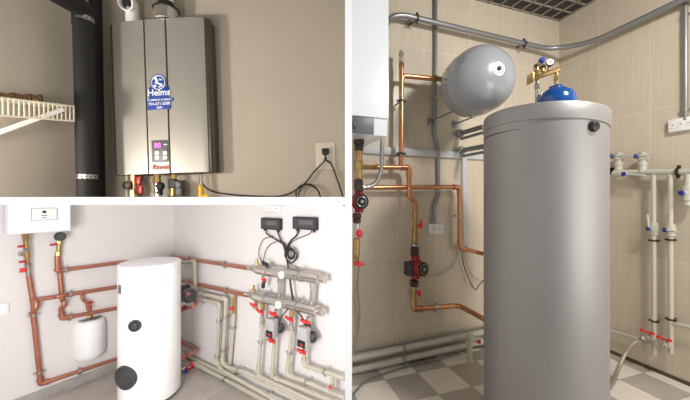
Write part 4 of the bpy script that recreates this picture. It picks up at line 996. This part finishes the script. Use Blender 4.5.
for sgn in (-1, 1):
    f0 = c0 + RL.a * sgn * Rt * .55 - Z * Rt * .8 + ax * .0
    dist = (f0 - RL.O).dot(RL.n); g_ = f0 - RL.n * (dist - .001)
    b = MB(); b.box((f0 + g_) / 2 - Z * .0, A_L, (.02, dist, .008), .002); b.box(g_ + RL.n * .006, A_L, (.04, .012, .06), .002); b.build('mounting_bracket', M_conduit, t)
# two grey stubs under it
for (u0, v0, u1, v1, lab) in ((460, 133.5, 484, 126.5, 'upper grey pipe stub running from the wall into the big silver tank'), (461.5, 150.5, 486, 146, 'lower grey pipe stub running from the wall into the big silver tank')):
    p, q = q_(u0, v0, .02), q_(u1, v1, .32); t = thing('pipe_stub', lab, 'pipe', low((p, q)))
    MB().rod(p, q, .02, seg=18).build('pipe', M_conduit, t); d = (q - p).normalized()
    MB().lathe(p - d * .01, d, [(.02, 0), (.036, .004), (.036, .02), (.028, .03), (.021, .034)], 20).build('wall_flange', M_conduit, t)
    MB().rod(p - Z * .05 + d * .02, q - Z * .045, .012, seg=14).build('lower_rail', M_conduit, t)

# the big silver tank
DR, aR_, rR = 2.055, math.radians(32.65), .301
tcR = V((math.sin(aR_) * DR, math.cos(aR_) * DR, 0)); hR = PD(547, 118, tcR.y).z
t = thing('storage_tank', 'huge silver-grey cylindrical storage tank standing on the two-tone floor tiles', 'tank', tcR)
for k in range(3): an = k * 2.094 + .5; MB().rod(tcR + V((math.cos(an) * .22, math.sin(an) * .22, 0)), tcR + V((math.cos(an) * .22, math.sin(an) * .22, .045)), .03, .035).build('foot', M_black, t)
MB().lathe(tcR + Z * .04, Z, [(rR * .97, 0), (rR, .01), (rR, hR - .15)], 96).build('jacket', M_tank_silver, t)
lid_axis = V((math.sin(math.radians(4)), 0, math.cos(math.radians(4))))
MB().lathe(tcR + Z * (hR - .085), lid_axis, [(rR * .995, -.04), (rR * .995, 0), (rR * 1.012, .001), (rR * 1.015, .01), (rR * 1.015, .074), (rR * 1.0, .083), (rR * .96, .087), (0, .09)], 96).build('lid', M_tank_silver, t)
p, n = ontank(tcR, rR, 593, 126.5); MB().lathe(p - n * .01, n, [(.027, 0), (.027, .018), (.022, .026), (.012, .03), (0, .03)], 24).build('sensor_plug', M_black, t)
b = MB(); ys = tcR + V((rR * math.sin(1.0) * 1.0, rR * math.cos(1.0), 0))
# blue vessel on top
vt_ = V((PD(556, 100, tcR.y).x, tcR.y, hR + .007)); rv_ = .098
zt_ = PD(556, 88, tcR.y).z - vt_.z
t = thing('pressure_vessel', 'small glossy blue pressure vessel sitting on top of the silver tank', 'vessel', vt_)
MB().lathe(vt_, Z, [(rv_ * .6, 0), (rv_ * .85, zt_ * .12), (rv_ * .98, zt_ * .32), (rv_, zt_ * .5), (rv_ * .96, zt_ * .66), (rv_ * .8, zt_ * .84), (rv_ * .5, zt_ * .95), (rv_ * .3, zt_)], 48).build('vessel_body', M_blue, t, 50)
MB().lathe(vt_ + Z * (zt_ - .004), Z, [(rv_ * .36, 0), (rv_ * .36, .012), (rv_ * .2, .014)], 24).build('neck_flange', M_blue, t)
kv = tcR.y / F
def sg(u, v, Y=0): return PD(u, v, tcR.y + Y)
t = thing('safety_group', 'brass safety group manifold with valves above the blue vessel', 'valve group', vt_ + Z * zt_)
chain(t, sg(556, 88), sg(556.5, 72), [('base_nut', M_nickel, 0, .25, 2 * kv, 6), ('riser', M_brass, .22, .6, 1.5 * kv, 14), ('riser_nut', M_brass, .45, .75, 2.2 * kv, 6), ('riser', M_brass, .72, 1, 1.7 * kv, 14)])
MB().tube(arc_path([sg(559.5, 69.5), sg(544, 74.5, .02), sg(530.5, 79.5, .05)], .02), 2.3 * kv, 16).build('manifold_bar', M_brass, t)
MB().box(sg(530.5, 78.5, .05), (V((1, 0, 0)), V((0, 1, 0)), Z), (2.2 * kv, .06, 10 * kv), .004).build('end_plate', M_brass, t)
chain(t, sg(536.5, 76, .03), sg(536.3, 64.5, .03), [('valve_nut', M_brass, 0, .4, 2.2 * kv, 6), ('valve_body', M_brass, .38, 1, 2.7 * kv, 12)])
MB().box(sg(537.5, 65, .0), (V((.9, .2, .3)).normalized(), V((0, 1, 0)), Z), (5 * kv, .03, 3 * kv), .004).build('valve_bonnet', M_iron, t)
chain(t, sg(542.5, 72, .02), sg(543, 60.5, .02), [('relief_body', M_brass, 0, .65, 2 * kv, 14), ('relief_nut', M_iron, .3, .5, 2.8 * kv, 6)])
MB().lathe(sg(543, 60.5, .0) - V((.0, -.02, .0)), V((-.2, -.9, .3)), [(2.4 * kv, 0), (2.8 * kv, .005), (2.8 * kv, .022), (2 * kv, .028)], 18).build('blue_knob', M_blue_plastic, t)
chain(t, sg(548.5, 70.5, .01), sg(549.5, 64, .01), [('gauge_stem', M_brass, 0, 1, 1.2 * kv, 12)])
gauge('gauge', '', sg(550.5, 61.5, -.01), V((-.35, -.9, .1)), 4.1 * kv, None, rimm=M_black, parent=t)
t = pipe('steel_pipe', 'nickel pipe dropping from the safety group behind the silver tank', 'pipe', [sg(537.3, 79, .05), sg(537.3, 96, .05), sg(537, 120, .12)], 1.9 * kv, M_nickel, .02)
MB().lathe(sg(537.3, 89, .05), Z, [(2 * kv, 0), (2.7 * kv, .002), (2.7 * kv, 5 * kv), (2 * kv, 5.3 * kv)], 8).build('union_nut', M_steel, t, 25)

# right wall sockets and conduit
socket(RR, 668.5, 694, 118, 131, 3, 'white socket block on the right tiled wall at the picture edge')
pipe('conduit_pipe', 'thin grey conduit dropping down the right wall to the white sockets', 'pipe', [w_q(685.5, -30, .02), w_q(685.7, 120, .02)], 1.9 * kL(686, 60, .02, RR), M_conduit, .02, [(0, .3), (0, .93)], RR.n, .02)
# right wall plastic pipes
o1 = .07; kr = kL(655, 200, o1, RR); rp_ = 2.0 * kr
pipe('plastic_pipe', 'thick horizontal grey-white pipe on the right wall carrying the two taps', 'pipe', [w_q(616, 172.5, o1), w_q(700, 171.5, o1)], 3.0 * kr, M_pipe_white, .03, [(0, .78)], RR.n, o1, cm=M_iron)
def tap(label, u):
    t = thing('pipe_valve', label, 'valve', w_q(u, 176, o1)); k = kL(u, 170, o1, RR)
    chain(t, w_q(u, 173, o1), w_q(u + .5, 152.5, o1), [('elbow', M_pipe_white, 0, .42, 3.4 * k, 16), ('collar', M_pipe_white, .36, .5, 4 * k, 16), ('valve_neck', M_pipe_white, .48, .66, 3 * k, 14), ('valve_body', M_pipe_white, .62, .9, 4.3 * k, 16), ('valve_top', M_pipe_white, .88, 1, 2.6 * k, 14)])
    c = w_q(u, 157, o1)
    MB().rod(c - RR.a * 2 * k, c - RR.a * 5 * k + RR.n * 3 * k, 1.5 * k).build('side_stem', M_pipe_white, t)
    MB().lathe(w_q(u - 5.5, 156, o1 + .02), -RR.a + RR.n, [(1.8 * k, 0), (2.2 * k, .5 * k), (2.2 * k, 1.8 * k), (1.4 * k, 2.4 * k)], 14).build('blue_cap', M_blue_plastic, t)
    MB().box(w_q(u + 5.5, 155.4, o1 + .03), A_R, (13 * k, 2 * k, 1.3 * k), .002).build('lever', M_pipe_white, t)
tap('grey-white plastic tap with a blue cap, next to the silver tank', 618.5)
tap('grey-white plastic tap with a blue cap, further right from the silver tank', 642.5)
t = thing('pipe_valve', 'horizontal plastic valve with a blue cap and long lever left of the pipe run', 'valve', w_q(625, 178, o1))
chain(t, w_q(613, 173.5, o1 + .04), w_q(645, 175.5, o1 + .04), [('valve_body', M_pipe_white, 0, .35, 3.6 * kr, 16), ('collar', M_pipe_white, .33, .45, 3 * kr, 14), ('lever', M_pipe_white, .3, 1, 1.2 * kr, 8)])
MB().lathe(w_q(624.5, 174, o1 + .09), RR.n - RR.a * .3, [(1.8 * kr, 0), (2.4 * kr, .5 * kr), (2.4 * kr, 1.8 * kr), (1.5 * kr, 2.4 * kr)], 14).build('blue_cap', M_blue_plastic, t)
MB().rod(w_q(612.5, 171, .005), w_q(612.5, 171, .04), .03).build('black_plug', M_softblack, t)
def vpipe(label, u, vb, vt0=172):
    return pipe('plastic_pipe', label, 'pipe', [w_q(u, vt0, o1), w_q(u + .6, vb, o1)], rp_, M_pipe_white, .02, [(0, .375), (0, .815)], RR.n, o1, cm=M_iron)
vpipe('left vertical grey-white pipe on the right tiled wall', 653.5, 355)
vpipe('right vertical grey-white pipe on the right tiled wall', 670.3, 353)
def bvalve(label, u, v, side=0):
    t = thing('pipe_valve', label, 'valve', w_q(u, v + 8, o1)); k = kr
    chain(t, w_q(u, v - 6, o1), w_q(u, v + 6, o1), [('collar', M_pipe_white, 0, .25, 3.3 * k, 16), ('valve_body', M_pipe_white, .2, .8, 4 * k, 16), ('collar', M_pipe_white, .76, 1, 3.3 * k, 16)])
    MB().lathe(w_q(u - 4.5, v, o1 + .04), -RR.a * .6 + RR.n, [(1.8 * k, 0), (2.3 * k, .5 * k), (2.3 * k, 1.8 * k), (1.4 * k, 2.4 * k)], 14).build('blue_cap', M_blue_plastic, t)
    MB().rod(w_q(u, v, o1), w_q(u - 4.2, v, o1 + .045), 1.6 * k).build('stem', M_pipe_white, t)
    if side: MB().rod(w_q(u - 5, v, o1 + .05), w_q(u - 6.5, v - 14, o1 + .05), 1 * k).build('lever', M_pipe_white, t)
    else: MB().rod(w_q(u - 4, v, o1 + .06), w_q(u + 7, v + 2, o1 + .06), 1 * k).build('lever', M_pipe_white, t)
bvalve('blue-capped plastic valve halfway down the left vertical pipe', 653.8, 228.5, 1)
bvalve('blue-capped plastic valve halfway down the right vertical pipe', 670.6, 230)
t = thing('pipe_valve', 'blue-capped plastic valve at the right picture edge under the horizontal pipe', 'valve', w_q(687, 200, o1))
chain(t, w_q(688, 174, o1), w_q(688, 206, o1), [('drop_pipe', M_pipe_white, 0, .4, 2.6 * kr, 14), ('valve_body', M_pipe_white, .38, .85, 4.4 * kr, 16), ('collar', M_pipe_white, .8, 1, 3.4 * kr, 16)])
MB().lathe(w_q(682.5, 193, o1 + .06), RR.n - RR.a * .4, [(1.8 * kr, 0), (2.4 * kr, .5 * kr), (2.4 * kr, 1.8 * kr), (1.4 * kr, 2.4 * kr)], 14).build('blue_cap', M_blue_plastic, t)
MB().rod(w_q(687, 192, o1), w_q(683, 193, o1 + .06), 1.7 * kr).build('stem', M_pipe_white, t)
def rvalve(label, u, v):
    t = thing('drain_tap', label, 'tap', w_q(u, v + 6, o1)); k = kr
    p, q = w_q(u + 6, v + 6, o1), w_q(u - 3, v + 7, o1 + .08)
    chain(t, p, q, [('tap_body', M_pipe_white, 0, .5, 3.2 * k, 14), ('tap_nut', M_nickel, .48, .8, 2.9 * k, 6), ('spout', M_nickel, .78, 1, 2 * k, 12)])
    c = w_q(u, v + 3, o1 + .05); MB().rod(c - Z * 3 * k, c + Z * 2 * k, 1 * k, seg=10).build('stem', M_steel, t)
    b = MB(); c = c + Z * 2 * k
    b.box(c, A_R, (9 * k, 2.4 * k, 1.6 * k), .004)
    for s_ in (-1, 1): b.lathe(c + RR.a * s_ * 4 * k - Z * 1.2 * k, Z, [(1 * k, 0), (1.9 * k, .4 * k), (1.9 * k, 2.2 * k), (1 * k, 2.8 * k)], 12)
    b.build('handle', M_red, t); return q
qh = rvalve('red-handled drain tap with the braided hose, on the right wall', 647, 331)
rvalve('red-handled drain tap without a hose, further right on the wall', 664, 338)
pipe('braided_hose', 'braided hose arching from the red-handled tap down to the floor by the tank', 'hose', [qh, w_q(640, 339.5, .12), w_q(631, 345, .16), w_q(624.5, 355, .2), cF(618, 370, .03), cF(611, 386, .016), cF(600, 396, .016)], 1.7 * kr, M_braid, spl=True)
pipe('plastic_pipe', 'grey-white branch pipe leaving the right vertical pipe towards the edge', 'pipe', [w_q(671, 323.5, o1), w_q(679, 324.5, o1), w_q(700, 329.5, o1)], rp_ * .95, M_pipe_white, .02)
pipe('plastic_pipe', 'low sloping grey-white pipe from behind the tank to the first drain tap', 'pipe', [w_q(600, 327.5, .05), w_q(655, 344, .05)], rp_ * .9, M_pipe_white, .02, [(0, .82)], RR.n, .05)

# ================================================================== CAMERA AND LIGHT
cam = bpy.data.cameras.new('camera'); co_ = bpy.data.objects.new('camera', cam); COL.objects.link(co_)
co_.location = CAM; co_.rotation_euler = (math.pi / 2, 0, 0)
cam.sensor_fit = 'HORIZONTAL'; cam.sensor_width = 36; cam.lens = 36 * F / 690
cam.shift_x = -(CX - 345) / 690; cam.shift_y = (CY - 200) / 690; cam.clip_start = .02
SC.camera = co_
def lamp(name, kind, loc, power, size, target=None, col=(1, 1, 1), size_y=None):
    l = bpy.data.lights.new(name, kind); l.energy = power; l.color = col
    if kind == 'AREA':
        l.size = size
        if size_y: l.shape = 'RECTANGLE'; l.size_y = size_y
    else: l.shadow_soft_size = size
    o = bpy.data.objects.new(name, l); COL.objects.link(o); o.location = loc
    if target is not None: o.rotation_euler = (V(target) - V(loc)).to_track_quat('-Z', 'Y').to_euler()
    return o
# added fill lights beside the viewer, there only to whiten the divider edges
for i, (x, z) in enumerate(((.0, .11), (0, -.11), (-.2, .03), (-.36, -.03))):
    lamp('divider_fill_light', 'POINT', (x, -.02, H + z), 1.15, .03)
lamp('boiler_room_lamp', 'AREA', (1.75, .75, 2.75), 36, .3, (1.2, 2.6, 1.2), (1, .96, .92))
lamp('heater_room_lamp', 'POINT', (-1.6, .45, H + .12), 44, .05, None, (1, .92, .82))
lamp('heater_room_fill', 'AREA', (-.9, .4, H + .14), 4, .2, (-.75, 1.4, H + .25), (1, .92, .8))
lamp('boiler_room_side_fill', 'AREA', (2.2, .3, 1.1), 24, 1.4, (1.4, 2.6, .7), (1, .96, .92))  # soft fill added to brighten the lower half of the tiled room
lamp('tank_room_lamp', 'AREA', (-1.2, .1, 0.75), 66, .9, (-1.7, 3, .4), (1, .98, .97))
w = bpy.data.worlds.new('world'); w.use_nodes = True; SC.world = w
w.node_tree.nodes['Background'].inputs[0].default_value = (1, .97, .93, 1); w.node_tree.nodes['Background'].inputs[1].default_value = .22
SC.view_settings.view_transform = 'Standard'; SC.view_settings.look = 'None'; SC.view_settings.gamma = 1; SC.view_settings.exposure = 0
SC.view_settings.use_curve_mapping = False
SC.cycles.max_bounces = 6
